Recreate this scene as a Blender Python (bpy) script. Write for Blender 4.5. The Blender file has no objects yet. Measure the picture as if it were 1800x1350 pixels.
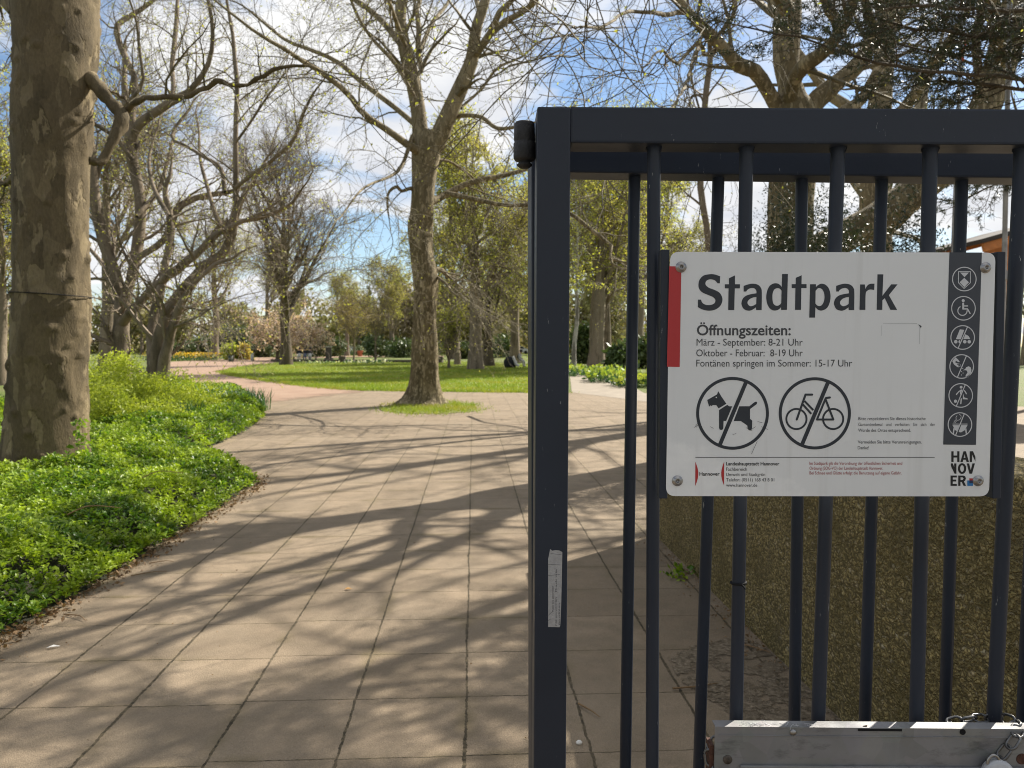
import bpy, bmesh, math, random
import numpy as np
from mathutils import Vector, Matrix
from mathutils.geometry import tessellate_polygon

S = bpy.context.scene
COL = S.collection
RAD = math.radians
# ------------------------------------------------------------------ camera
CH, F, HZ = 1.53, 1352.0, 608.0
PITCH = math.atan((675 - HZ) / F)
cam = bpy.data.cameras.new('camera'); cam_o = bpy.data.objects.new('camera', cam); COL.objects.link(cam_o)
cam.sensor_width = 36; cam.lens = F / 1800 * 36; cam.clip_start = .05; cam.clip_end = 3000
cam_o.location = (0, 0, CH); cam_o.rotation_euler = (math.pi / 2 - PITCH, 0, 0)
cam.dof.use_dof = True; cam.dof.focus_distance = 1.40; cam.dof.aperture_fstop = 9.0
S.camera = cam_o
# ------------------------------------------------------------------ light
SUN_AZ, SUN_EL = RAD(46), RAD(38)
sdir = Vector((math.sin(SUN_AZ) * math.cos(SUN_EL), math.cos(SUN_AZ) * math.cos(SUN_EL), math.sin(SUN_EL)))
sun = bpy.data.lights.new('sun', 'SUN'); sun.energy = 5.0; sun.angle = RAD(0.47); sun.color = (1, .93, .82)
sun_o = bpy.data.objects.new('sun', sun); COL.objects.link(sun_o)
sun_o.rotation_euler = sdir.to_track_quat('Z', 'Y').to_euler(); sun_o.location = (20, 20, 40)
W = bpy.data.worlds.new('World'); S.world = W; W.use_nodes = True
def world():
    nt = W.node_tree; nt.nodes.clear(); N = nt.nodes.new; L = nt.links.new
    out = N('ShaderNodeOutputWorld'); sky = N('ShaderNodeTexSky'); sky.sky_type = 'NISHITA'; sky.sun_disc = False
    sky.sun_elevation = SUN_EL; sky.sun_rotation = SUN_AZ; sky.dust_density = .3; sky.ozone_density = 2.2
    b1 = N('ShaderNodeBackground'); b1.inputs[1].default_value = .07
    hs = N('ShaderNodeHueSaturation'); hs.inputs['Saturation'].default_value = 1.02; L(sky.outputs[0], hs.inputs['Color']); L(hs.outputs[0], b1.inputs[0])
    tc = N('ShaderNodeTexCoord'); sp = N('ShaderNodeSeparateXYZ'); L(tc.outputs['Generated'], sp.inputs[0])
    def m(op, a, b):
        n = N('ShaderNodeMath'); n.operation = op
        for i, v in enumerate((a, b)):
            if isinstance(v, (int, float)): n.inputs[i].default_value = v
            else: L(v, n.inputs[i])
        return n.outputs[0]
    den = m('ADD', m('MAXIMUM', sp.outputs[2], 0.0), .16)
    cb = N('ShaderNodeCombineXYZ'); L(m('DIVIDE', sp.outputs[0], den), cb.inputs[0]); L(m('DIVIDE', sp.outputs[1], den), cb.inputs[1])
    def noise(scale, det, rough, off, dist=0.0):
        mp = N('ShaderNodeMapping'); mp.inputs['Location'].default_value = off; L(cb.outputs[0], mp.inputs[0])
        n = N('ShaderNodeTexNoise'); n.inputs['Scale'].default_value = scale; n.inputs['Detail'].default_value = det
        n.inputs['Roughness'].default_value = rough; n.inputs['Distortion'].default_value = dist; L(mp.outputs[0], n.inputs['Vector'])
        return n.outputs[0]
    def ramp(v, *st):
        r = N('ShaderNodeValToRGB'); L(v, r.inputs[0])
        for i, (p, c) in enumerate(st):
            e = r.color_ramp.elements[i] if i < 2 else r.color_ramp.elements.new(p)
            e.position = p; e.color = (c[0], c[1], c[2], 1)
        return r.outputs[0]
    cover = ramp(noise(1.15, 9, .56, (9.892, 23.653, 2.729), .25), (.43, (0, 0, 0)), (.53, (1, 1, 1)))
    shade = ramp(noise(1.9, 6, .5, (7.7, 2.2, 0), .1), (.33, (.72, .75, .82)), (.6, (1, 1, 1)))
    b2 = N('ShaderNodeBackground'); b2.inputs[1].default_value = .49; L(shade, b2.inputs[0])
    mx = N('ShaderNodeMixShader'); L(cover, mx.inputs[0]); L(b1.outputs[0], mx.inputs[1]); L(b2.outputs[0], mx.inputs[2])
    L(mx.outputs[0], out.inputs[0])
world()
S.view_settings.view_transform = 'Standard'; S.view_settings.look = 'None'; S.view_settings.gamma = 1
S.view_settings.exposure = 1.05
S.cycles.filter_width = 1.0; S.cycles.max_bounces = 6; S.cycles.transparent_max_bounces = 8

# ------------------------------------------------------------------ picture point -> world point
_f = np.array((0, math.cos(PITCH), -math.sin(PITCH))); _u = np.array((0, math.sin(PITCH), math.cos(PITCH))); _r = np.array((1.0, 0, 0))
def ray(px, py): return _f + (px - 900) / F * _r + (675 - py) / F * _u
def P(px, py, d):
    v = ray(px, py); return np.array((0, 0, CH)) + v * (d / v[1])
def G(px, py, z=0.0):
    v = ray(px, py); return np.array((0, 0, CH)) + v * ((z - CH) / v[2])

# ------------------------------------------------------------------ mesh helpers
def base_of(parent): return np.array(parent.location) if parent is not None else np.zeros(3)
def mk(name, parts, mats, parent=None, origin=None, smooth=True):
    """parts: list of (verts (n,3), faces (m,k), material slot); one mesh object, world coordinates in"""
    o3 = base_of(parent) if parent is not None else (np.array(origin, float) if origin is not None else np.zeros(3))
    V, LV, LS, MI, n, c = [], [], [], [], 0, 0
    for v, f, mi in parts:
        v = np.asarray(v, float).reshape(-1, 3); f = np.asarray(f, np.int64)
        if len(f) == 0: continue
        V.append(v - o3); LV.append((f + n).ravel()); k = f.shape[1]
        LS.append(np.arange(len(f)) * k + c); MI.append(np.full(len(f), mi)); n += len(v); c += f.size
    me = bpy.data.meshes.new(name)
    V = np.concatenate(V); LV = np.concatenate(LV); LS = np.concatenate(LS); MI = np.concatenate(MI)
    me.vertices.add(len(V)); me.vertices.foreach_set('co', V.astype(np.float32).ravel())
    me.loops.add(len(LV)); me.loops.foreach_set('vertex_index', LV.astype(np.int32))
    me.polygons.add(len(LS)); me.polygons.foreach_set('loop_start', LS.astype(np.int32))
    me.polygons.foreach_set('material_index', MI.astype(np.int32))
    me.polygons.foreach_set('use_smooth', np.full(len(LS), smooth))
    for m in (mats if isinstance(mats, (list, tuple)) else [mats]): me.materials.append(m)
    me.update(calc_edges=True)
    return link(name, me, parent, o3)
def link(name, me, parent=None, loc=None):
    o = bpy.data.objects.new(name, me); COL.objects.link(o)
    if parent is not None: o.parent = parent
    elif loc is not None: o.location = loc
    return o
def empty(name, loc, label, cat, group=None):
    o = bpy.data.objects.new(name, None); COL.objects.link(o); o.location = Vector([float(x) for x in loc]); o.empty_display_size = .1
    return tag(o, label, cat, group)
def tag(o, label=None, cat=None, group=None, kind=None):
    if label: o['label'] = label
    if cat: o['category'] = cat
    if group: o['group'] = group
    if kind: o['kind'] = kind
    return o
def copy_tree(o, parent=None):
    c = o.copy(); COL.objects.link(c)
    if parent is not None: c.parent = parent
    for ch in list(o.children): copy_tree(ch, c)
    return c
def tubes(Pn, R, K=4, cap=False):
    """Pn (N,n,3), R (N,n) -> verts, quads"""
    Pn = np.asarray(Pn, float); R = np.asarray(R, float); N, n, _ = Pn.shape
    T = np.gradient(Pn, axis=1); T /= np.linalg.norm(T, axis=2, keepdims=True) + 1e-9
    mt = np.abs(T.mean(axis=1)); ax = np.eye(3)[np.argmin(mt, axis=1)][:, None, :]
    U = np.cross(T, ax); U /= np.linalg.norm(U, axis=2, keepdims=True) + 1e-9
    Wv = np.cross(T, U)
    a = np.arange(K) * 2 * math.pi / K
    V = Pn[:, :, None, :] + R[:, :, None, None] * (np.cos(a)[None, None, :, None] * U[:, :, None, :] + np.sin(a)[None, None, :, None] * Wv[:, :, None, :])
    idx = np.arange(N * n * K).reshape(N, n, K)
    a0, b0 = idx[:, :-1, :], idx[:, 1:, :]
    Q = np.stack([a0, np.roll(a0, -1, 2), np.roll(b0, -1, 2), b0], -1).reshape(-1, 4)
    return V.reshape(-1, 3), Q
def resample(pts, n):
    """Catmull-Rom resample of (k,m) control points"""
    pts = np.asarray(pts, float); k = len(pts)
    if k == 2: t = np.linspace(0, 1, n)[:, None]; return pts[0] * (1 - t) + pts[1] * t
    seg = np.linalg.norm(np.diff(pts[:, :3], axis=0), axis=1) ** .5; s = np.concatenate([[0], np.cumsum(seg)])
    q = np.linspace(0, s[-1], n); i = np.clip(np.searchsorted(s, q, side='right') - 1, 0, k - 2)
    t = ((q - s[i]) / (s[i + 1] - s[i]))[:, None]
    e = np.vstack([2 * pts[0] - pts[1], pts, 2 * pts[-1] - pts[-2]])
    p0, p1, p2, p3 = e[i], e[i + 1], e[i + 2], e[i + 3]
    return .5 * (2 * p1 + (p2 - p0) * t + (2 * p0 - 5 * p1 + 4 * p2 - p3) * t * t + (3 * p1 - p0 - 3 * p2 + p3) * t ** 3)
def grow(Pn, R, nch, t0, t1, length, ang, n, wander, trop, rr, rtip, rng, lenfall=.5, flat=0):
    """children of every polyline; returns (N*nch,n,3), (N*nch,n)"""
    N, m, _ = Pn.shape
    t = (t0 + (t1 - t0) * (np.arange(nch)[None, :] + rng.random((N, nch))) / nch)
    fi = np.clip(t * (m - 1), 0, m - 1.001); i = fi.astype(int); w = (fi - i)[..., None]
    rows = np.arange(N)[:, None]
    p = Pn[rows, i] * (1 - w) + Pn[rows, i + 1] * w
    T = Pn[rows, i + 1] - Pn[rows, i]; T /= np.linalg.norm(T, axis=2, keepdims=True) + 1e-9
    r0 = (R[rows, i] * (1 - w[..., 0]) + R[rows, i + 1] * w[..., 0]) * rr
    q = rng.normal(size=T.shape); q -= (q * T).sum(-1, keepdims=True) * T; q /= np.linalg.norm(q, axis=2, keepdims=True) + 1e-9
    a = ang * (.7 + .6 * rng.random((N, nch, 1)))
    D = np.cos(a) * T + np.sin(a) * q
    Ln = length * (1 - lenfall * t) * (.55 + .9 * rng.random((N, nch)))
    M = N * nch; p = p.reshape(M, 3); D = D.reshape(M, 3); st = (Ln.reshape(M) / (n - 1))[:, None]; r0 = r0.reshape(M)
    out = np.empty((M, n, 3)); out[:, 0] = p
    for k in range(1, n):
        D = D + wander * rng.normal(size=D.shape) + np.array((0, 0, trop))
        if flat: D[:, 2] *= 1 - flat
        D /= np.linalg.norm(D, axis=1, keepdims=True) + 1e-9
        out[:, k] = out[:, k - 1] + D * st
    r0 = np.maximum(r0, rtip)
    Rr = r0[:, None] + (rtip - r0)[:, None] * np.linspace(0, 1, n)[None, :]
    return out, Rr
def unit(rng, n):
    v = rng.normal(size=(n, 3)); return v / (np.linalg.norm(v, axis=1, keepdims=True) + 1e-9)
def leaves(pts, size, rng, ratio=.55, droop=0.0, jit=.4):
    """one folded kite per point"""
    n = len(pts); u = unit(rng, n); u[:, 2] -= droop; u /= np.linalg.norm(u, axis=1, keepdims=True)
    w = np.cross(u, unit(rng, n)); w /= np.linalg.norm(w, axis=1, keepdims=True) + 1e-9
    s = (size * (1 - jit + 2 * jit * rng.random(n)))[:, None]
    V = np.stack([pts, pts + u * s * .5 + w * s * ratio * .5, pts + u * s, pts + u * s * .5 - w * s * ratio * .5], 1)
    return V.reshape(-1, 3), np.arange(4 * n).reshape(-1, 4)
def along(Pn, per, rng, t0=0.1):
    N, m, _ = Pn.shape
    t = t0 + (1 - t0) * rng.random((N, per)); fi = np.clip(t * (m - 1), 0, m - 1.001); i = fi.astype(int); w = (fi - i)[..., None]
    r = np.arange(N)[:, None]
    return (Pn[r, i] * (1 - w) + Pn[r, i + 1] * w).reshape(-1, 3)
def beam(p0, p1, wx, wy, bev=.002, side=(0, 1, 0), seg=2):
    """rectangular bar from p0 to p1; wy is its size along `side`; verts, faces lists"""
    p0, p1 = Vector([float(x) for x in p0]), Vector([float(x) for x in p1]); T = (p1 - p0).normalized(); sd = Vector(side)
    sd = (sd - sd.dot(T) * T).normalized(); ux = sd.cross(T)
    bm = bmesh.new(); vs = []
    for p in (p0, p1):
        for a, b in ((-1, -1), (1, -1), (1, 1), (-1, 1)): vs.append(bm.verts.new(p + ux * (a * wx / 2) + sd * (b * wy / 2)))
    for f in ((3, 2, 1, 0), (4, 5, 6, 7), (0, 1, 5, 4), (1, 2, 6, 5), (2, 3, 7, 6), (3, 0, 4, 7)): bm.faces.new([vs[i] for i in f])
    if bev: bmesh.ops.bevel(bm, geom=list(bm.edges), offset=bev, segments=seg, affect='EDGES', profile=.6)
    return bm_parts(bm)
def bm_parts(bm, mi=0):
    bmesh.ops.recalc_face_normals(bm, faces=bm.faces); bm.verts.index_update()
    V = [v.co[:] for v in bm.verts]; by = {}
    for f in bm.faces: by.setdefault(len(f.verts), []).append([v.index for v in f.verts])
    bm.free(); out = []; first = True
    for k, fs in by.items():
        if k > 4:
            tri = []
            for f in fs:
                for i in range(1, k - 1): tri.append([f[0], f[i], f[i + 1]])
            fs = tri
        out.append((np.array(V), np.array(fs), mi))
    return out
def join_same(parts):
    """several (V,F,mi) over one vertex list keep their own copies; fine for rendering"""
    return parts
def revolve(prof, K, center, axis='z'):
    prof = np.asarray(prof, float); a = np.arange(K) * 2 * math.pi / K; n = len(prof)
    V = np.stack([prof[:, 0, None] * np.cos(a), prof[:, 0, None] * np.sin(a), np.repeat(prof[:, 1, None], K, 1)], -1)
    if axis == 'y': V = V[..., [0, 2, 1]] * np.array((1, 1, 1))
    V = V.reshape(-1, 3) + np.asarray(center)
    idx = np.arange(n * K).reshape(n, K); a0, b0 = idx[:-1], idx[1:]
    return V, np.stack([a0, np.roll(a0, -1, 1), np.roll(b0, -1, 1), b0], -1).reshape(-1, 4)

# ------------------------------------------------------------------ materials
class Mat:
    def __init__(s, name):
        s.m = bpy.data.materials.new(name); s.m.use_nodes = True; s.nt = s.m.node_tree; s.b = s.nt.nodes['Principled BSDF']
        s.out = s.nt.nodes['Material Output']; s.tc = None
    def n(s, t, **kw):
        x = s.nt.nodes.new(t)
        for k, v in kw.items(): setattr(x, k, v)
        return x
    def L(s, a, b): s.nt.links.new(a, b)
    def co(s, kind='Object'):
        if s.tc is None: s.tc = s.n('ShaderNodeTexCoord')
        return s.tc.outputs[kind]
    def map(s, scale=(1, 1, 1), loc=(0, 0, 0), rot=(0, 0, 0), src=None):
        x = s.n('ShaderNodeMapping'); x.inputs['Scale'].default_value = scale; x.inputs['Location'].default_value = loc; x.inputs['Rotation'].default_value = rot
        s.L(src if src is not None else s.co(), x.inputs[0]); return x.outputs[0]
    def noise(s, scale, det=4, rough=.55, vec=None, dist=0.0):
        x = s.n('ShaderNodeTexNoise'); x.inputs['Scale'].default_value = scale; x.inputs['Detail'].default_value = det
        x.inputs['Roughness'].default_value = rough; x.inputs['Distortion'].default_value = dist
        s.L(vec if vec is not None else s.co(), x.inputs['Vector']); return x.outputs[0]
    def voro(s, scale, vec=None, feature='F1', out='Distance', rnd=1.0):
        x = s.n('ShaderNodeTexVoronoi', feature=feature); x.inputs['Scale'].default_value = scale; x.inputs['Randomness'].default_value = rnd
        s.L(vec if vec is not None else s.co(), x.inputs['Vector']); return x.outputs[out]
    def math(s, op, a, b=0.0, c=None):
        x = s.n('ShaderNodeMath', operation=op)
        for i, v in enumerate((a, b) if c is None else (a, b, c)):
            if isinstance(v, (int, float)): x.inputs[i].default_value = v
            else: s.L(v, x.inputs[i])
        return x.outputs[0]
    def ramp(s, v, *st, interp='LINEAR'):
        r = s.n('ShaderNodeValToRGB'); s.L(v, r.inputs[0]); r.color_ramp.interpolation = interp
        for i, (p, c) in enumerate(st):
            e = r.color_ramp.elements[i] if i < 2 else r.color_ramp.elements.new(p)
            if isinstance(c, (int, float)): c = (c, c, c)
            e.position = p; e.color = (c[0], c[1], c[2], 1)
        return r.outputs[0]
    def mix(s, f, a, b, mode='MIX'):
        x = s.n('ShaderNodeMixRGB', blend_type=mode)
        for i, v in enumerate((f, a, b)):
            if isinstance(v, (int, float)): x.inputs[i].default_value = v if i == 0 else (v, v, v, 1)
            elif isinstance(v, (tuple, list)): x.inputs[i].default_value = (*v, 1)
            else: s.L(v, x.inputs[i])
        return x.outputs[0]
    def base(s, c):
        if isinstance(c, (tuple, list)): s.b.inputs['Base Color'].default_value = (*c, 1)
        else: s.L(c, s.b.inputs['Base Color'])
    def rough(s, v):
        if isinstance(v, (int, float)): s.b.inputs['Roughness'].default_value = v
        else: s.L(v, s.b.inputs['Roughness'])
    def bump(s, h, strength=.5, dist=.01):
        x = s.n('ShaderNodeBump'); x.inputs['Strength'].default_value = strength; x.inputs['Distance'].default_value = dist
        s.L(h, x.inputs['Height']); s.L(x.outputs[0], s.b.inputs['Normal']); return x
    def spec(s, v): s.b.inputs['Specular IOR Level'].default_value = v
    def rnd(s):
        g = s.n('ShaderNodeNewGeometry'); return g.outputs['Random Per Island']
def simple(name, c, rough=.6, var=.15, scale=20, bump=0.0, metal=0.0, spec=.5):
    m = Mat(name); nz = m.noise(scale, 5)
    m.base(m.ramp(nz, (.3, tuple(x * (1 - var) for x in c)), (.7, tuple(min(1, x * (1 + var)) for x in c)))); m.rough(rough); m.spec(spec)
    m.b.inputs['Metallic'].default_value = metal
    if bump: m.bump(m.noise(scale * 3, 4), bump, .004)
    return m.m
def leafmat(name, cols, patch=None, rough=.45, trans=.35, spec=.4, pscale=1.5, dark=None):
    """cols: ramp colours by leaf island; patch: (colour, scale) large-scale variation of growth"""
    m = Mat(name); k = len(cols)
    c = m.ramp(m.rnd(), *[(i / (k - 1), cols[i]) for i in range(k)])
    if dark:
        c = m.mix(m.ramp(m.noise(pscale * .7, 4, .6, m.map((1, 1, 1), (4, 9, 2))), (.52, 0), (.62, .6)), c, dark)
    if patch is not None:
        f = m.ramp(m.noise(pscale, 3), (.45, 0), (.62, 1)); c = m.mix(f, c, m.mix(.75, c, patch))
    m.base(c); m.rough(rough); m.spec(spec)
    t = m.n('ShaderNodeBsdfTranslucent'); m.L(m.mix(1.0, c, (1.25, 1.3, .7), 'MULTIPLY'), t.inputs[0])
    x = m.n('ShaderNodeMixShader'); x.inputs[0].default_value = trans
    m.L(m.b.outputs[0], x.inputs[1]); m.L(t.outputs[0], x.inputs[2]); m.L(x.outputs[0], m.out.inputs[0])
    return m.m
# ================================================================== materials of the setting
YAW = -.0503
def slab_mat():
    m = Mat('concrete_slabs')
    co = m.map(rot=(0, 0, math.atan(YAW)), loc=(0, 0, 0))
    # u across, v along the walking direction
    sp = m.n('ShaderNodeSeparateXYZ'); m.L(co, sp.inputs[0])
    wob = m.math('MULTIPLY', m.math('SUBTRACT', m.noise(14, 4, .6), .5), .016)
    wob2 = m.math('MULTIPLY', m.math('SUBTRACT', m.noise(1.7, 2), .5), .018)
    u = m.math('ADD', m.math('ADD', sp.outputs[0], .035 + .475 * 40), m.math('ADD', wob, wob2))
    v = m.math('ADD', m.math('ADD', sp.outputs[1], -3.29 + .483 * 40), wob)
    us = m.math('DIVIDE', u, .475); cw_ = m.n('ShaderNodeTexWhiteNoise', noise_dimensions='1D'); m.L(m.math('FLOOR', us), cw_.inputs['W'])
    vs = m.math('DIVIDE', m.math('ADD', v, m.math('MULTIPLY', cw_.outputs[0], .035)), .483)
    cell = m.n('ShaderNodeCombineXYZ'); m.L(m.math('FLOOR', us), cell.inputs[0]); m.L(m.math('FLOOR', vs), cell.inputs[1])
    wn = m.n('ShaderNodeTexWhiteNoise', noise_dimensions='3D'); m.L(cell.outputs[0], wn.inputs[0])
    def edge(x, s): return m.math('MULTIPLY', m.math('SUBTRACT', .5, m.math('ABSOLUTE', m.math('SUBTRACT', m.math('FRACT', x), .5))), s)
    ju, jv = edge(us, .475), edge(vs, .483)
    wide = m.math('MULTIPLY', m.ramp(m.noise(3.3, 4), (.3, .3), (.7, 1.0)), .0060)
    wide = m.math('ADD', wide, m.math('MULTIPLY', m.ramp(m.noise(60, 3), (.4, 0), (.7, 1.0)), .0032))
    jm_u = m.math('LESS_THAN', ju, m.math('MULTIPLY', wide, 1.15)); jm_v = m.math('LESS_THAN', jv, m.math('MULTIPLY', wide, .6))
    jm = m.math('MAXIMUM', jm_u, jm_v)
    fine = m.noise(320, 3, .7); mid = m.noise(5, 5, .6); big = m.noise(.9, 4, .6)
    c = m.ramp(wn.outputs[0], (0, (.216, .166, .112)), (1, (.278, .215, .147)))
    c = m.mix(m.ramp(mid, (.38, 0), (.66, .7)), c, (.165, .130, .088))
    c = m.mix(m.ramp(big, (.48, 0), (.64, .6)), c, (.245, .195, .136))
    c = m.mix(m.ramp(m.voro(170), (.0, .8), (.22, 0)), c, (.36, .31, .23))
    c = m.mix(1.0, c, m.ramp(fine, (.25, .5), (.75, 1.5)), 'MULTIPLY')
    # dark moss and dirt stains along some joints
    st = m.math('MULTIPLY', m.ramp(m.math('MINIMUM', ju, jv), (0, 1), (.06, 0)), m.ramp(m.noise(2.2, 5, .65), (.48, 0), (.66, .75)))
    c = m.mix(st, c, (.15, .118, .06))
    far = m.ramp(m.math('MULTIPLY', sp.outputs[1], .05), (.3, 1), (.7, .35)); jc = m.math('MULTIPLY', jm, m.math('MULTIPLY', far, m.ramp(m.noise(1.3, 3), (.3, .75), (.55, 1))))
    c = m.mix(jc, c, m.mix(m.ramp(m.noise(40, 3), (.4, 0), (.65, 1)), (.040, .032, .019), (.12, .094, .056)))
    m.base(c); m.rough(.85); m.spec(.25)
    h = m.math('ADD', m.math('MULTIPLY', fine, .22), m.math('MULTIPLY', m.voro(150), .25))
    h = m.math('SUBTRACT', h, m.math('MULTIPLY', jm, .8)); m.bump(h, .8, .007)
    return m.m
def bark_mat(name, base, dark, pale, zs=.4, pscale=5.0, pale_at=(.60, .66), bump=.7, scale=1.0, up=None, plates=0):
    m = Mat(name)
    v = m.map((1, 1, zs)); wv = m.n('ShaderNodeVectorMath', operation='ADD'); m.L(v, wv.inputs[0])
    nz = m.n('ShaderNodeTexNoise'); nz.inputs['Scale'].default_value = 7 * scale; nz.inputs['Detail'].default_value = 3; m.L(v, nz.inputs['Vector'])
    sc = m.n('ShaderNodeVectorMath', operation='SCALE'); sc.inputs['Scale'].default_value = .14 / scale; m.L(nz.outputs['Color'], sc.inputs[0]); m.L(sc.outputs[0], wv.inputs[1])
    w = wv.outputs[0]
    a = m.noise(pscale * scale, 5, .6, w); b = m.noise(pscale * .55 * scale, 4, .55, m.map((1, 1, zs), (5, 3, 1)))
    fine = m.noise(60 * scale, 4, .7, v)
    c = m.ramp(b, (.38, dark), (.5, base), (.62, base))
    c = m.mix(m.ramp(a, (pale_at[0], 0), (pale_at[1], .85)), c, pale)
    c = m.mix(m.ramp(m.noise(pscale * 2.3 * scale, 4, .6, m.map((1, 1, zs), (9, 2, 4))), (.62, 0), (.67, .8)), c, dark)
    ph = None
    if plates:   # crisp flaking plates of different age
        vn = m.n('ShaderNodeTexVoronoi'); vn.inputs['Scale'].default_value = plates; m.L(w, vn.inputs['Vector']); sx = m.n('ShaderNodeSeparateColor'); m.L(vn.outputs['Color'], sx.inputs[0]); ph = sx.outputs[0]
        md = tuple((x + y) / 2 for x, y in zip(base, pale))
        pc = m.ramp(ph, (0, dark), (.22, base), (.55, tuple(x * .8 for x in base)), (.7, tuple(x * 1.3 for x in base)), (.86, md), (.95, pale), interp='CONSTANT'); c = m.mix(.42, c, pc)
    if up:   # paler younger bark higher up, with the sunlit tone of the limbs painted in
        s3 = m.n('ShaderNodeSeparateXYZ'); m.L(m.co(), s3.inputs[0]); g = m.math('DIVIDE', m.math('SUBTRACT', s3.outputs[2], up[0]), up[1] - up[0])
        c = m.mix(m.math('MULTIPLY', m.ramp(g, (0, 0), (1, .75)), m.ramp(m.noise(3.2, 4), (.38, .15), (.55, 1))), c, (.30, .25, .16))
    c = m.mix(1.0, c, m.ramp(fine, (.3, .78), (.7, 1.2)), 'MULTIPLY')
    m.base(c); m.rough(.85); m.spec(.2)
    h = m.math('ADD', m.ramp(a, (pale_at[0] - .03, 1), (pale_at[1], .4)), m.math('MULTIPLY', fine, .5))
    if ph is not None: h = m.math('ADD', m.math('MULTIPLY', h, .6), m.math('MULTIPLY', ph, .9))
    m.bump(h, bump, .03); return m.m
MT = {}
MT['slab'] = slab_mat()
def grass_mat(name, a, b, c):
    m = Mat(name); f = m.noise(.35, 4, .6); g = m.noise(9, 5, .7)
    col = m.mix(m.ramp(f, (.4, 0), (.65, 1)), a, b); col = m.mix(m.ramp(g, (.45, 0), (.75, .8)), col, c)
    m.base(col); m.rough(.8); m.spec(.15); m.bump(m.noise(30, 4, .7), .8, .05); return m.m
MT['lawn'] = grass_mat('lawn_turf', (.15, .20, .03), (.19, .225, .04), (.25, .245, .07))
MT['ground'] = grass_mat('park_ground', (.12, .15, .04), (.15, .15, .065), (.13, .18, .035))
def red_mat(fade=False):
    m = Mat('red_path_worn' if fade else 'red_path'); n = m.noise(1.2, 5); f = m.noise(90, 3)
    c = m.mix(m.ramp(n, (.4, 0), (.65, 1)), (.29, .195, .14), (.34, .24, .175)); m.base(m.mix(1.0, c, m.ramp(f, (.3, .8), (.7, 1.15)), 'MULTIPLY')); m.rough(.9); m.spec(.2)
    m.bump(f, .5, .01)
    if fade:   # worn away into the slabs along the line where the two meet
        s3 = m.n('ShaderNodeSeparateXYZ'); m.L(m.co(), s3.inputs[0]); dx, dy = 1.75, 5.5; k = math.hypot(dx, dy)
        q = m.math('ADD', m.math('MULTIPLY', m.math('SUBTRACT', s3.outputs[1], 19.7), dx / k), m.math('MULTIPLY', m.math('SUBTRACT', s3.outputs[0], -6.6), -dy / k))
        q = m.math('ADD', q, m.math('MULTIPLY', m.math('SUBTRACT', m.noise(.9, 6, .65), .5), 2.6)); t = m.n('ShaderNodeBsdfTransparent'); x = m.n('ShaderNodeMixShader')
        m.L(m.ramp(q, (.0, 0), (1.0, 1)), x.inputs[0]); m.L(t.outputs[0], x.inputs[1]); m.L(m.b.outputs[0], x.inputs[2]); m.L(x.outputs[0], m.out.inputs[0])
    return m.m
MT['red'] = red_mat(); MT['red_worn'] = red_mat(True)
MT['soil'] = simple('bed_soil', (.022, .022, .010), .95, .4, 30, .8)
MT['bark_plane'] = bark_mat('plane_bark', (.145, .115, .062), (.085, .068, .034), (.46, .38, .24), .34, 15, (.53, .56), .9, up=(4.5, 8.5), plates=6)
MT['bark_old'] = bark_mat('old_plane_bark', (.132, .102, .058), (.078, .061, .035), (.30, .24, .14), .4, 5.6, (.60, .62), .8, plates=9)
MT['bark_grey'] = bark_mat('grey_bark', (.20, .16, .115), (.11, .088, .06), (.30, .25, .18), .3, 5, (.58, .68), .7)
MT['bark_dark'] = bark_mat('dark_bark', (.10, .08, .055), (.06, .048, .032), (.17, .14, .10), .3, 5, (.6, .7), .6)
MT['twig'] = simple('twig_bark', (.19, .15, .105), .8, .25, 3)
MT['twig_green'] = simple('olive_twig_bark', (.14, .115, .065), .8, .25, 3)
MT['bud'] = leafmat('bud_leaf', [(.30, .31, .06), (.40, .40, .09), (.46, .42, .14)], None, .5, .45)
MT['leaf_spring'] = leafmat('spring_leaf', [(.33, .38, .055), (.44, .46, .085), (.52, .48, .12), (.40, .42, .07)], (.50, .43, .12), .5, .55, .3, .25)
MT['leaf_gold'] = leafmat('golden_leaf', [(.50, .38, .10), (.56, .44, .13), (.42, .38, .09)], None, .5, .4)
MT['leaf_bed'] = leafmat('ground_cover_leaf', [(.04, .105, .012), (.10, .20, .016), (.22, .33, .025), (.065, .15, .014), (.38, .47, .04)], (.38, .48, .036), .42, .38, .35, 2.0, (.03, .085, .012))
MT['leaf_lime'] = leafmat('lime_shrub_leaf', [(.32, .38, .04), (.46, .50, .07), (.38, .43, .05)], (.24, .31, .04), .45, .4, .3, .9)
MT['leaf_dark'] = leafmat('evergreen_leaf', [(.04, .07, .025), (.07, .11, .035), (.10, .135, .05)], (.10, .11, .045), .5, .15, .35, .4)
MT['needle'] = leafmat('yew_needle', [(.022, .034, .016), (.035, .05, .02), (.05, .06, .026)], None, .4, .12, .5)
MT['leaf_strap'] = leafmat('strap_leaf', [(.05, .11, .045), (.08, .15, .06), (.06, .13, .04)], None, .4, .3)
MT['grass'] = leafmat('grass_blade', [(.15, .235, .02), (.21, .29, .028), (.29, .33, .05)], (.33, .31, .06), .5, .35, .25, .5)
MT['litter'] = leafmat('dry_leaf', [(.10, .06, .03), (.19, .115, .055), (.27, .17, .085), (.14, .085, .045)], None, .8, .1)
MT['pink'] = leafmat('magnolia_petal', [(.72, .54, .48), (.80, .66, .60), (.62, .42, .38), (.35, .30, .16)], None, .6, .35)
MT['rust'] = leafmat('rust_leaf', [(.34, .16, .07), (.42, .22, .10), (.30, .20, .08)], None, .6, .35)

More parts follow.
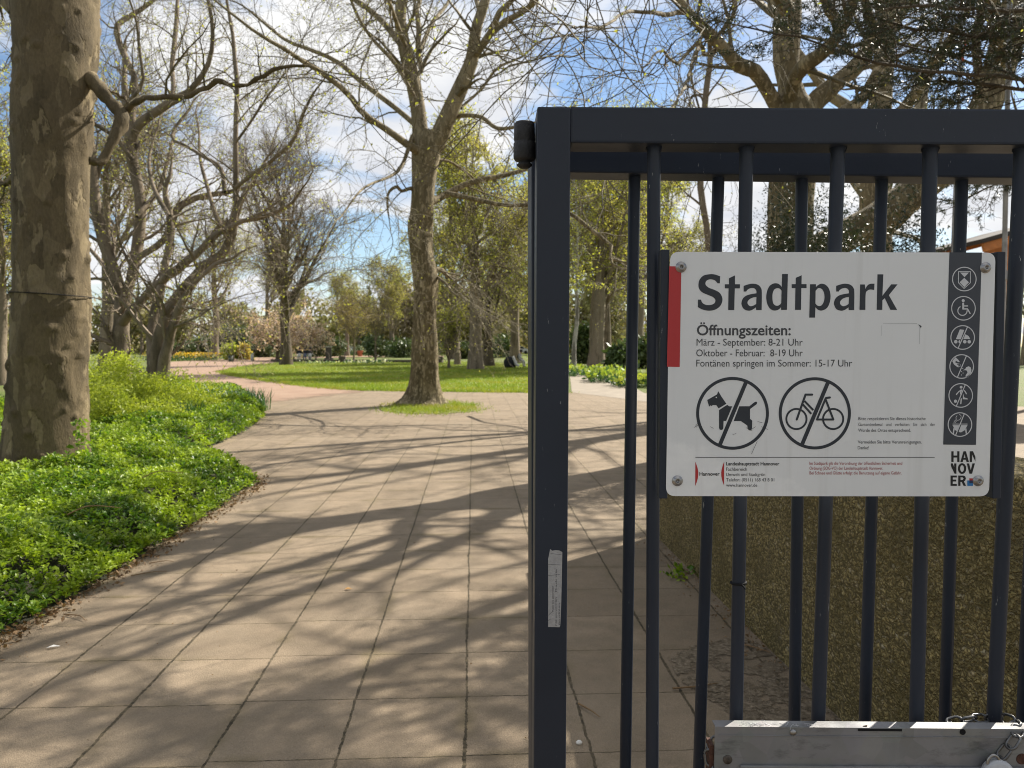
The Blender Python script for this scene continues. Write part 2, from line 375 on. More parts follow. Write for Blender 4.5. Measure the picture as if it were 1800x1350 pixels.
# ================================================================== ground sheets
def sheet(name, pts, z, mat, label=None, kind='structure'):
    pts = [(float(p[0]), float(p[1]), z) for p in pts]
    tri = tessellate_polygon([[Vector(p) for p in pts]])
    me = bpy.data.meshes.new(name); me.from_pydata(pts, [], [list(t) for t in tri]); me.materials.append(mat)
    bm = bmesh.new(); bm.from_mesh(me); bmesh.ops.recalc_face_normals(bm, faces=bm.faces)
    for f in bm.faces:
        if f.normal.z < 0: f.normal_flip()
    bm.to_mesh(me); bm.free()
    return tag(link(name, me), label, None, None, kind)
def gp(*pp): return [G(x, y)[:2] for x, y in pp]
sheet('ground', [(-900, -300), (900, -300), (900, 1500), (-900, 1500)], 0.0, MT['ground'])
LAWN = gp((388, 653), (410, 660), (480, 671), (560, 681), (640, 686), (740, 688), (925, 690), (992, 691), (990, 668), (985, 652), (975, 645), (940, 641), (820, 636), (640, 634), (520, 636), (450, 641), (405, 647))
sheet('pavement', [(-9.5, -.4), (14, -.4), (14, 18), tuple(G(1500, 700)[:2]), tuple(G(1010, 688)[:2])] + gp((992, 691.5), (740, 688.5), (640, 686.5), (560, 681.5), (470, 690), (440, 712), (380, 720)) + [(-9.5, 17)], .004, MT['slab'])
sheet('path', gp((380, 726), (448, 713), (520, 703), (600, 695), (640, 690), (640, 686.2), (560, 680.8), (480, 670.8), (410, 659.6), (388, 652.6), (405, 646.8), (450, 640.6), (485, 637), (485, 631), (600, 629), (600, 625.5), (470, 627), (380, 632), (300, 636), (285, 640), (300, 655), (330, 670)), .008, MT['red_worn'])
sheet('path', gp((640, 627.6), (780, 627.6), (780, 625), (600, 625), (600, 628)), .008, MT['red'])
sheet('lawn', LAWN, .012, MT['lawn'])
# pale walk leading away to the right behind the gate
MT['walk'] = simple('pale_walk', (.25, .21, .16), .9, .2, 2, .2)
sheet('path', gp((1005, 690), (1180, 712), (1130, 690), (1085, 664), (1050, 650), (1040, 641), (1015, 641), (1000, 652), (1003, 670)), .008, MT['walk'])

MT['asphalt'] = simple('asphalt', (.05, .05, .052), .9, .2, 6, .3); MT['cladding'] = simple('bounce_cladding', (.27, .285, .31), .9, .2, 3, .3); MT['window_glass'] = simple('added_building_glass', (.03, .035, .04), .1, .1)  # cladding is kept pale to bounce light onto gate and sign
sheet('added_road', [(-80, -11), (80, -11), (80, -.4), (-80, -.4)], .006, MT['asphalt'])  # unseen dark surface added to cut light bounced up at the sign
def unseen_building():
    root = empty('added_building', (0, -20, 0), 'added pale grey building behind the viewer that sets the light on the gate', 'building')  # unseen block added to set how much light reaches gate and sign
    mk('wall', beam((-40, -20, 7.5), (40, -20, 7.5), 15, 10, .02, (0, 1, 0)), MT['cladding'], root, smooth=False); mk('roof', beam((-40.5, -20, 15.4), (40.5, -20, 15.4), .8, 11, .1, (0, 1, 0)), MT['asphalt'], root, smooth=False)
    for i in range(16):
        for k in range(4): mk('window', beam((-37.5 + 5 * i - .7, -14.97, 2.2 + 3.4 * k), (-37.5 + 5 * i + .7, -14.97, 2.2 + 3.4 * k), 1.7, .1, .01, (0, 1, 0)), MT['window_glass'], root, smooth=False)
unseen_building()
# grass
def tufts(name, pts, hgt, wid, rng, kind='stuff', z=.01, per=3):
    n = len(pts); p = np.repeat(np.column_stack([pts, np.full(n, z)]), per, 0); m = len(p)
    p[:, :2] += rng.normal(size=(m, 2)) * wid * 3
    a = rng.random(m) * 2 * math.pi; h = hgt * (.5 + rng.random(m)); lean = rng.normal(size=(m, 2)) * .45
    d = np.column_stack([np.cos(a), np.sin(a), np.zeros(m)]) * wid * .5
    top = p + np.column_stack([lean * h[:, None], h])
    V = np.stack([p - d, p + d, top], 1).reshape(-1, 3)
    o = mk(name, [(V, np.arange(3 * m).reshape(-1, 3), 0)], MT['grass'], smooth=False); return tag(o, kind=kind)
def in_poly(p, poly):
    x, y = p[:, 0], p[:, 1]; r = np.zeros(len(p), bool); q = np.asarray(poly); j = len(q) - 1
    for i in range(len(q)):
        c = ((q[i, 1] > y) != (q[j, 1] > y)) & (x < (q[j, 0] - q[i, 0]) * (y - q[i, 1]) / (q[j, 1] - q[i, 1] + 1e-12) + q[i, 0])
        r ^= c; j = i
    return r
def edge_dist(p, poly, closed=True):
    q = np.asarray(poly, float); best = np.full(len(p), 1e9)
    for i in range(len(q) if closed else len(q) - 1):
        a, b = q[i], q[(i + 1) % len(q)]; ab = b - a; t = np.clip(((p - a) @ ab) / (ab @ ab + 1e-12), 0, 1)
        best = np.minimum(best, np.linalg.norm(p - (a + t[:, None] * ab), axis=1))
    return best
def scatter(poly, n, rng, bias=0.0):
    """n points in poly, denser towards the viewer with bias"""
    q = np.asarray(poly); lo, hi = q.min(0), q.max(0); out = []
    k = 0
    while k < n:
        c = lo + (hi - lo) * rng.random((n * 3, 2))
        if bias: c = c[rng.random(len(c)) < (max(lo[1], 1.0) / np.maximum(c[:, 1], .5)) ** bias]
        c = c[in_poly(c, q)]; out.append(c); k += len(c)
        if len(c) == 0: break
    return np.concatenate(out)[:n]
rg = np.random.default_rng(11)
tufts('lawn_grass', scatter(LAWN, 26000, rg, 1.6), .075, .022, rg, z=.012)
C_BASE = G(746, 711)
PATCH = gp((668, 722), (690, 712), (740, 706), (800, 708), (836, 712), (834, 724), (780, 728), (715, 728))
MT['worn'] = grass_mat('worn_turf', (.19, .19, .055), (.24, .215, .09), (.15, .19, .04)); sheet('tree_pit', PATCH, .012, MT['worn'])
pg = scatter(PATCH, 1700, rg); pg = pg + rg.normal(size=pg.shape) * (.22, .35); tufts('pit_grass', pg, .065, .014, rg, z=.008)
le = resample(np.column_stack([LAWN[:8], np.zeros(8)]), 900)[:, :2]; le = np.repeat(le, 5, 0); tufts('lawn_edge_grass', le + rg.normal(size=le.shape) * (.15, .22), .08, .02, rg, z=.012)
# thin grass and weeds on the far ground
FAR = gp((300, 636), (470, 630), (780, 625), (1000, 640), (1120, 660), (1300, 660), (1300, 617), (250, 617))
tufts('meadow_grass', scatter(FAR, 9000, rg, 1.2), .12, .05, rg, z=.0)

# ================================================================== planting bed on the left
BED = np.array([(-2.62, 1.5), (-2.66, 3.6)] + [tuple(x) for x in gp((0, 1128), (150, 1044), (300, 952), (400, 888), (452, 852), (428, 836), (352, 812), (334, 800), (395, 778), (440, 755), (462, 738), (466, 720), (430, 698), (380, 678), (322, 660))] + [(-34, 52), (-34, 30), (-14, 12), (-9, 1.5)])
def bed_h(p):
    d = edge_dist(p, BED); s = np.clip(d / .55, 0, 1); s = s * s * (3 - 2 * s)
    n = .5 + .25 * np.sin(p[:, 0] * 2.3 + 1.3 * np.sin(p[:, 1] * 1.1)) + .25 * np.sin(p[:, 1] * 2.9 + p[:, 0] * 1.7)
    return .03 + s * (.13 + .10 * n)
def build_bed():
    xs = np.concatenate([np.arange(-9.5, -2.4, .12)]); ys = np.arange(1.2, 22, .12)
    X, Y = np.meshgrid(xs, ys); p = np.column_stack([X.ravel(), Y.ravel()]); ins = in_poly(p, BED)
    z = np.where(ins, bed_h(p) - .03 + .02 * np.sin(p[:, 0] * 31) * np.sin(p[:, 1] * 27), -.03)
    V = np.column_stack([p, z]); nx, ny = len(xs), len(ys); i = np.arange(nx * ny).reshape(ny, nx)
    Q = np.stack([i[:-1, :-1], i[:-1, 1:], i[1:, 1:], i[1:, :-1]], -1).reshape(-1, 4); Q = Q[ins[Q].any(1)]
    tag(mk('bed_soil', [(V, Q, 0)], MT['soil']), kind='structure')
    rng = np.random.default_rng(5)
    q = BED
    pts = []
    def zone(y0, y1, dens, xmax_ratio=-1.05):
        x0, x1 = -11.5, -2.5
        n = int((x1 - x0) * (y1 - y0) * dens); c = np.column_stack([x0 + (x1 - x0) * rng.random(n), y0 + (y1 - y0) * rng.random(n)])
        c = c[in_poly(c, q)]; c = c[c[:, 0] / c[:, 1] > xmax_ratio]; return c
    V, Fq = [], []
    cnt = 0
    for (y0, y1, dens, size) in ((3.2, 6.5, 850, .042), (6.5, 10, 560, .048), (10, 15, 330, .056), (15, 24, 150, .075)):
        c = zone(y0, y1, dens); n = len(c)
        d = edge_dist(c, BED)
        clump = .5 + .5 * np.sin(c[:, 0] * 3.1 + 2 * np.sin(c[:, 1] * 2.2)) * np.sin(c[:, 1] * 3.7 + c[:, 0])
        top = bed_h(c) + .02 + np.clip(d / .2, .25, 1) * (.19 * rng.random(n) ** .7 * (.35 + 1.0 * clump))
        up = rng.normal(size=(n, 3)) * .32; up[:, 2] = 1; up /= np.linalg.norm(up, axis=1, keepdims=True)
        k = 7; ph = rng.random(n) * 6.28
        for j in range(k):
            a = ph + j * 2.4 + rng.normal(size=n) * .2; el = .15 + .9 * rng.random(n)
            hz = np.column_stack([np.cos(a), np.sin(a), np.zeros(n)]); dr = hz * np.cos(el)[:, None] + up * np.sin(el)[:, None]
            dr /= np.linalg.norm(dr, axis=1, keepdims=True)
            sd = np.cross(dr, up); sd /= np.linalg.norm(sd, axis=1, keepdims=True) + 1e-9; nr = np.cross(sd, dr)
            s = (size * (.6 + .7 * rng.random(n)))[:, None]; o = np.column_stack([c, top - .02 * (j // 3)]) + dr * s * .15
            w = s * (.24 + .07 * rng.random((n, 1)))
            # obovate leaf, folded along the midrib: 2 quads
            b, m1, t = o, o + dr * s * .62 + nr * s * .03, o + dr * s * 1.05 - nr * s * .12
            l, r = o + dr * s * .55 + sd * w + nr * s * .12, o + dr * s * .55 - sd * w + nr * s * .12
            vv = np.stack([b, l, t, r, m1], 1).reshape(-1, 3); i0 = cnt + np.arange(n)[:, None] * 5
            V.append(vv); Fq.append(np.concatenate([i0 + np.array((0, 4, 2, 1)), i0 + np.array((0, 3, 2, 4))])); cnt += 5 * n
    o = mk('ground_cover', [(np.concatenate(V), np.concatenate(Fq), 0)], MT['leaf_bed'], smooth=False); tag(o, kind='stuff')
    # a few dry stems in the cover
    for k, (x, y) in enumerate([(118, 905), (330, 770), (250, 840)]):
        g = G(x, y, .42); t, qd = tubes([resample([g, g + (.12, .05, .05), g + (.3, .12, .02)], 6)], [np.linspace(.005, .002, 6)], 5)
        tag(mk('dry_twig', [(t, qd, 0)], MT['litter'], origin=g), ['thin dry twig lying on the leaves before the thick trunk', 'thin dry twig caught in the leaves beside the notch of the bed', 'thin dry twig among the leaves right of the thick trunk'][k], 'twig', 'twigs fallen along the planting bed')
    # leaf litter along the edge
    e = np.array([BED[i] for i in range(1, 8)]); seg = resample(np.column_stack([e, np.zeros(len(e))]), 400)[:, :2]
    i = (rng.random(1700) * 399).astype(int); p = seg[i] + np.column_stack([rng.normal(size=1700) * .05 + .025, rng.normal(size=1700) * .05])
    L, Q = leaves(np.column_stack([p, .012 + .02 * rng.random(1700)]), .026, rng, .5, 0, .7)
    L[:, 2] = np.maximum(L[:, 2], .008); tag(mk('leaf_litter', [(L, Q, 0)], MT['litter'], smooth=False), kind='stuff')
    i = (rng.random(240) * 399).astype(int); p = seg[i] + np.column_stack([np.abs(rng.normal(size=240)) * .35 + .05, rng.normal(size=240) * .2])
    p2 = np.column_stack([rng.uniform(-2.5, 1.1, 130), rng.uniform(2.6, 9, 130)]); p = np.concatenate([p, p2])
    L, Q = leaves(np.column_stack([p, np.full(len(p), .012)]), .011, rng, .5, 0, .7); L[:, 2] = np.clip(L[:, 2], .007, .016)
    tag(mk('pavement_crumbs', [(L, Q, 0)], MT['litter'], smooth=False), kind='stuff')
build_bed()
def twig_on_ground(x, y, ln, a, label):
    g = G(x, y, .012); d = np.array((math.cos(a), math.sin(a), 0))
    t, q = tubes([resample([g, g + d * ln * .5 + (0.02, .01, .008), g + d * ln], 6)], [np.linspace(.004, .0018, 6)], 5)
    tag(mk('dry_twig', [(t, q, 0)], MT['litter'], origin=g), label, 'twig', 'twigs fallen along the planting bed')
twig_on_ground(230, 1012, .22, .5, 'dry curved twig on the slabs by the brown leaf litter')
twig_on_ground(112, 1080, .2, -.5, 'dry forked twig in the leaf litter near the white feather')
twig_on_ground(262, 990, .16, .3, 'short dry twig lying on the slabs just off the bed edge')
g = G(93, 1138, .008); fe = []
MT['feather'] = simple('white_feather', (.75, .73, .68), .8, .1, 40)
V = np.array([g + (-.03, -.008, 0), g + (0, .006, .012), g + (.033, .012, .003), g + (0, -.012, .008)])
tag(mk('feather', [(V, np.array([[0, 3, 2, 1]]), 0)], MT['feather'], origin=g), 'small white feather lying on the slabs near the planting bed', 'feather')
MT['leaf_orange'] = simple('orange_leaf', (.5, .27, .08), .7, .2, 40)
g = G(612, 1036, .008); V = np.array([g + (-.025, 0, 0), g + (-.004, .012, .01), g + (.026, .004, .002), g + (0, -.012, .008)])
tag(mk('fallen_leaf', [(V, np.array([[0, 3, 2, 1]]), 0)], MT['leaf_orange'], origin=g), 'single small orange leaf lying in the middle of the pavement', 'leaf')
# ================================================================== trees
def trace(defs, d0, n=14):
    """limbs traced as picture points: (end depth shift, [(px, py, width px), ...]); each gets its own run through depth"""
    Pn, R = [], []
    for dd, pts in defs:
        pts = [p if len(p) == 3 else (p[0], p[1], None) for p in pts]
        ws = np.array([i for i, p in enumerate(pts) if p[2] is not None]); wv = np.array([pts[i][2] for i in ws], float)
        w = np.interp(np.arange(len(pts)), ws, wv); s = np.linspace(0, 1, len(pts))
        c = []
        for (px, py, _), ww, t in zip(pts, w, s):
            d = d0 + (dd if np.isscalar(dd) else dd[0]) * (t if np.isscalar(dd) else 1) + (0 if np.isscalar(dd) else (dd[1] - dd[0]) * t)
            q = P(px, py, d); c.append((*q, ww / 2 / F * d / math.sqrt(1 + ((px - 900) / F) ** 2)))
        c = resample(c, n); Pn.append(c[:, :3]); R.append(np.maximum(c[:, 3], .004))
    return np.array(Pn), np.array(R)
def twigs(Pn, R, levels, rng, leaf=None, tip=0.0):
    """successive generations; returns mesh parts (slot 0 twigs, slot 1 leaves) """
    parts = []
    if tip:   # every limb runs out into a fine leader
        D = Pn[:, -1] - Pn[:, -3]; D /= np.linalg.norm(D, axis=1, keepdims=True) + 1e-9; m = Pn.shape[1]; E = np.empty_like(Pn); E[:, 0] = Pn[:, -1]
        L_ = (tip * (.6 + .8 * rng.random(len(Pn))) / (m - 1))[:, None]
        for k in range(1, m): D = D + .13 * rng.normal(size=D.shape); D /= np.linalg.norm(D, axis=1, keepdims=True); E[:, k] = E[:, k - 1] + D * L_
        r = R[:, -1:] * np.linspace(1, .12, m)[None] ; parts.append((*tubes(E, np.maximum(r, .003), 6), 0)); Pn, R = np.concatenate([Pn, E]), np.concatenate([R, np.maximum(r, .003)])
    gens = [(Pn, R)]
    for lv in levels:
        a, b = grow(*gens[-1], rng=rng, **lv); gens.append((a, b))
        v, q = tubes(a, b, 3 if b.mean() < .02 else 5); parts.append((v, q, 0))
    if leaf:
        for gi, per, size, kw in leaf:
            pt = along(gens[gi][0], per, rng); v, q = leaves(pt, size, rng, **kw); parts.append((v, q, 1))
    return parts, gens
def LV(nch, length, ang=.9, t0=.2, t1=1.0, n=5, wander=.22, trop=.04, rr=.6, rtip=.004, **k):
    return dict(nch=nch, t0=t0, t1=t1, length=length, ang=ang, n=n, wander=wander, trop=trop, rr=rr, rtip=rtip, **k)

# ---- the tall plane tree on the paving (middle)
def central():
    d = float(C_BASE[1]); rng = np.random.default_rng(21)
    root = empty('plane_tree', C_BASE, 'tall bare plane tree with flaking bark standing in a small grass patch in the paving', 'tree')
    trunk = trace([(0, [(746, 716, 60), (747, 690, 54), (748, 640, 48), (747, 570, 41), (748, 495, 43), (742, 455, 42), (739, 400, 43), (742, 375, 41), (746, 305, 42), (750, 262, 50), (752, 232, 46)])], d, 40)
    # root flare and small irregularities
    Pn, R = trunk; K = 28; t = np.linspace(0, 1, 40); V, Q = tubes(Pn, R, K); V = V.reshape(40, K, 3)
    an = np.arange(K) / K * 2 * math.pi
    for i in range(40):
        c = Pn[0, i]; lob = 1 + .10 * np.sin(an * 3 + t[i] * 4) * (.3 + .7 * math.exp(-t[i] * 10)) + .05 * np.sin(an * 5 + 9 * t[i]) + .035 * np.sin(an * 2 + 31 * t[i])
        lob += .85 * math.exp(-t[i] * 24) * (1 + .35 * np.sin(an * 4 + 1))
        V[i] = c + (V[i] - c) * lob[:, None] * np.array((1, 1, 1))
    V[0, :, 2] = -.05
    parts = [(V.reshape(-1, 3), Q, 0)]
    big = [(.3, [(741, 265, 30), (735, 194, 26), (722, 125, 26), (707, 64, 22), (704, 17, 20), (718, -60, 18), (725, -170, 12)]),
           (-.6, [(757, 262, 36), (772, 240, 34), (789, 200, 30), (814, 144, 27), (830, 103, 23), (837, 50, 19), (853, 0, 17), (870, -90, 12), (880, -190, 6)])]
    lim = [(-2.5, [(832, 100, 15), (840, 90, 14), (864, 55, 13), (878, 22, 11), (900, 0, 9), (925, -50, 6)]),
           (-3, [(866, 57, 11), (888, 38, 11), (917, 22, 10), (942, 0, 9), (965, -40, 6)]),
           (1, [(740, 120, 10), (735, 92, 10), (736, 50, 9), (733, 17, 8), (738, 0, 8), (745, -60, 5)]),
           (-4, [(738, 268, 16), (724, 260, 14), (683, 230, 12), (639, 200, 11), (611, 164, 10), (569, 130, 10), (528, 105, 8), (500, 86, 8), (450, 57, 6), (377, 0, 4)]),
           (2.5, [(735, 222, 12), (724, 214, 10), (694, 189, 9), (639, 147, 9), (592, 108, 8), (542, 86, 7), (500, 69, 6), (440, 20, 4)]),
           (-1.5, [(730, 170, 9), (722, 158, 7), (694, 111, 7), (655, 69, 6), (633, 36, 6), (617, 0, 5), (600, -50, 3)]),
           (3, [(703, 75, 13), (692, 61, 12), (667, 33, 10), (633, 5, 9), (600, -15, 7), (560, -60, 4)]),
           (2, [(755, 354, 16), (767, 351, 14), (794, 336, 11), (833, 319, 10), (889, 308, 8), (928, 296, 7), (975, 280, 5), (1010, 250, 3)]),
           (-2.5, [(785, 340, 9), (797, 342, 9), (847, 353, 8), (889, 361, 7), (928, 360, 7), (970, 362, 7), (1005, 377, 7), (1042, 406, 7), (1076, 434, 6), (1071, 456, 5), (1086, 470, 4), (1112, 474, 3)]),
           (-2.6, [(1071, 455, 5), (1085, 457, 5), (1101, 462, 4), (1140, 470, 3)]),
           (1.5, [(762, 283, 6), (769, 281, 5), (794, 286, 5), (833, 314, 4), (850, 340, 3)]),
           (-1, [(805, 205, 9), (815, 203, 8), (847, 206, 7), (872, 225, 7), (903, 224, 6), (940, 215, 4), (980, 225, 3)]),
           (2, [(810, 190, 6), (817, 183, 5), (847, 156, 5), (875, 119, 5), (917, 100, 4), (950, 72, 4), (1000, 61, 3), (1060, 50, 2)]),
           (-1, [(728, 335, 8), (721, 331, 7), (706, 336, 6), (697, 328, 6), (683, 339, 5), (681, 361, 4), (684, 385, 2)]),
           (.8, [(760, 475, 10), (775, 474, 8), (790, 487, 6), (805, 483, 4)]),
           (-3, [(770, 488, 6), (785, 500, 5), (797, 515, 4), (806, 520, 2)]),
           (4, [(738, 90, 9), (760, 40, 7), (790, 0, 5), (810, -60, 3)]), (-4, [(712, 80, 9), (690, 20, 8), (670, -40, 5)]),
           (3, [(846, 30, 9), (830, -20, 8), (800, -80, 5)]), (-5, [(725, 240, 9), (700, 300, 6), (640, 330, 4), (600, 380, 3)])]
    for n_, df in ((20, big), (18, lim)):
        a, b = trace(df, d, n_); v, q = tubes(a, b, 12 if n_ == 20 else 8); parts.append((v, q, 0))
    mk('trunk', parts, MT['bark_plane'], root)
    A, B = trace(big + lim, d, 16)
    kids, gens = twigs(A, B, [LV(7, 2.3, .85, .15, 1, 9, .17, -.01, .4, .005), LV(5, 1.1, .8, .15, 1, 6, .2, -.05, .5, .0038), LV(4, .55, .8, .2, 1, 4, .3, -.06, .6, .003)], rng,
                       [(3, 1, .038, dict(ratio=.45, droop=.3))], 1.8)
    mk('crown', kids, [MT['twig_green'], MT['bud']], root)
central()

# ---- the thick old plane trunk at the left edge
from mathutils import noise as mnoise
def old_trunk():
    d = 8.0; rng = np.random.default_rng(4)
    prof = [(-470, 105, 70), (-200, 100, 130), (-60, 96, 158), (0, 93, 162), (60, 95, 156), (130, 92, 150), (220, 89, 148), (320, 87, 142), (420, 86, 141), (520, 85, 146), (600, 82, 148), (690, 79, 150), (760, 76, 160), (820, 72, 178), (860, 70, 205), (885, 68, 235)]
    c = np.array([(*P(x + 4, y, d), w / 2 / F * d / 1.2) for y, x, w in prof]); c = resample(c, 230); K = 110
    V, Q = tubes(c[None, :, :3], c[None, :, 3], K); V = V.reshape(230, K, 3)
    for i in range(230):
        ctr = Vector(c[i, :3]); r = c[i, 3]
        for j in range(K):
            dv = Vector(V[i, j]) - ctr; u = dv.normalized(); p = ctr + u * r
            h = mnoise.noise(Vector((p.x * 1.6, p.y * 1.6, p.z * .7))) * .022 + mnoise.noise(Vector((p.x * 5, p.y * 5, p.z * 2))) * .012
            k = mnoise.noise(Vector((p.x * 9 + 7, p.y * 9, p.z * 13))); h += max(0, k - .33) * .075          # knobs and lips of bark
            f = mnoise.noise(Vector((p.x * 4 + 3, p.y * 4, p.z * 2.2 + 5))); h += .010 * min(1, max(0, (f - .08) * 12))  # plates
            V[i, j] = ctr + u * (r + h)
    root = empty('plane_tree', P(68, 885, d) * np.array((1, 1, 0)), 'thick old plane trunk with patchy bark rising from the green ground cover', 'tree')
    lim = [(-.4, [(150, 135, 34), (168, 147, 29), (185, 168, 25), (200, 186, 24), (214, 202, 24), (214, 215, 23), (205, 238, 20), (194, 256, 18), (182, 277, 16), (172, 286, 15), (158, 284, 14)]),
           (-.9, [(212, 204, 14), (224, 194, 12), (240, 179, 11), (270, 170, 11), (320, 172, 11), (350, 160, 10), (385, 142, 9), (415, 152, 8), (450, 140, 7), (485, 122, 7), (530, 115, 5), (560, 122, 3)]),
           (.6, [(217, 200, 6), (226, 180, 5), (205, 165, 4), (170, 150, 3)]),
           (1.0, [(40, 20, 50), (10, -10, 44), (-40, -60, 36), (-90, -160, 26)]), (2.0, [(120, -120, 60), (170, -220, 40), (260, -330, 22), (330, -420, 10)]),
           (-3.0, [(96, -170, 60), (90, -300, 44), (150, -480, 22)]), (.8, [(22, 312, 13), (10, 322, 10), (-10, 322, 9), (-40, 335, 6)])]
    A, B = trace(lim, d, 26); v, q = tubes(A, B, 10)
    # knobbly limbs
    mk('trunk', [(V.reshape(-1, 3), Q, 0), (v + .010 * np.sin(v * 41)[:, [1, 2, 0]] + .006 * np.sin(v * 97)[:, [2, 0, 1]], q, 0)], MT['bark_old'], root)
    kids, _ = twigs(A[1:], B[1:], [LV(8, .9, .9, .2, 1, 6, .25, .0, .5, .004), LV(5, .45, .8, .2, 1, 4, .3, 0, .6, .003)], rng, [(2, 2, .03, dict(ratio=.5))], .9)
    mk('crown', kids, [MT['twig_green'], MT['bud']], root)
    # dark wire drawn round the trunk
    a = np.linspace(0, 2 * math.pi, 49); ctr = P(89, 517, d); r = 147 / 2 / F * d / 1.2 + .012
    ring = np.column_stack([ctr[0] + r * np.cos(a), ctr[1] + r * np.sin(a), ctr[2] - .01 - .02 * np.cos(a)])
    v, q = tubes([ring], [np.full(49, .0055)], 6); mk('wire_band', [(v, q, 0)], MT['black'], root)
    # ivy shoots at the foot
    for px, y0, y1, n in ((142, 735, 850, 160), (45, 815, 880, 120), (95, 800, 870, 160)):
        yy = rng.uniform(y0, y1, n); pt = np.array([P(px + rng.normal() * 10, y, d - .62 + .1 * rng.random()) for y in yy])
        v, q = leaves(pt, .05, rng, .7); tag(mk('ivy', [(v, q, 0)], MT['leaf_bed'], origin=pt.mean(0), smooth=False), {142: 'ivy shoot climbing the right foot of the thick trunk', 45: 'low ivy sprig at the left foot of the thick trunk', 95: 'ivy sprig over the middle of the thick trunk\'s foot'}[px], 'ivy')
MT['black'] = simple('black_rubber', (.012, .012, .013), .85, .1, 20, 0, 0, .2)
old_trunk()

# ---- the spreading twin trees at left behind the shrubs
def spreading(name, d, base, label, trunk, lim, seed, group=None):
    rng = np.random.default_rng(seed); root = empty(name, base, label, 'tree', group)
    a, b = trace(trunk, d, 24); v, q = tubes(a, b, 14); v = v + .02 * np.sin(v[:, [1, 2, 0]] * 9)
    c, e = trace(lim, d, 16); v2, q2 = tubes(c, e, 8)
    mk('trunk', [(v, q, 0), (v2, q2, 0)], MT['bark_grey'], root)
    A, B = trace(lim + trunk, d, 16)
    kids, _ = twigs(A, B, [LV(7, 2.6, .8, .2, 1, 8, .15, .02, .42, .005), LV(6, 1.2, .75, .12, 1, 6, .18, .02, .5, .004), LV(4, .6, .7, .2, 1, 4, .28, .04, .6, .0035)], rng,
                    [(3, 1, .065, dict(ratio=.5)), (2, 1, .065, dict(ratio=.5))], 2.4)
    mk('crown', kids, [MT['twig'], MT['bud']], root)
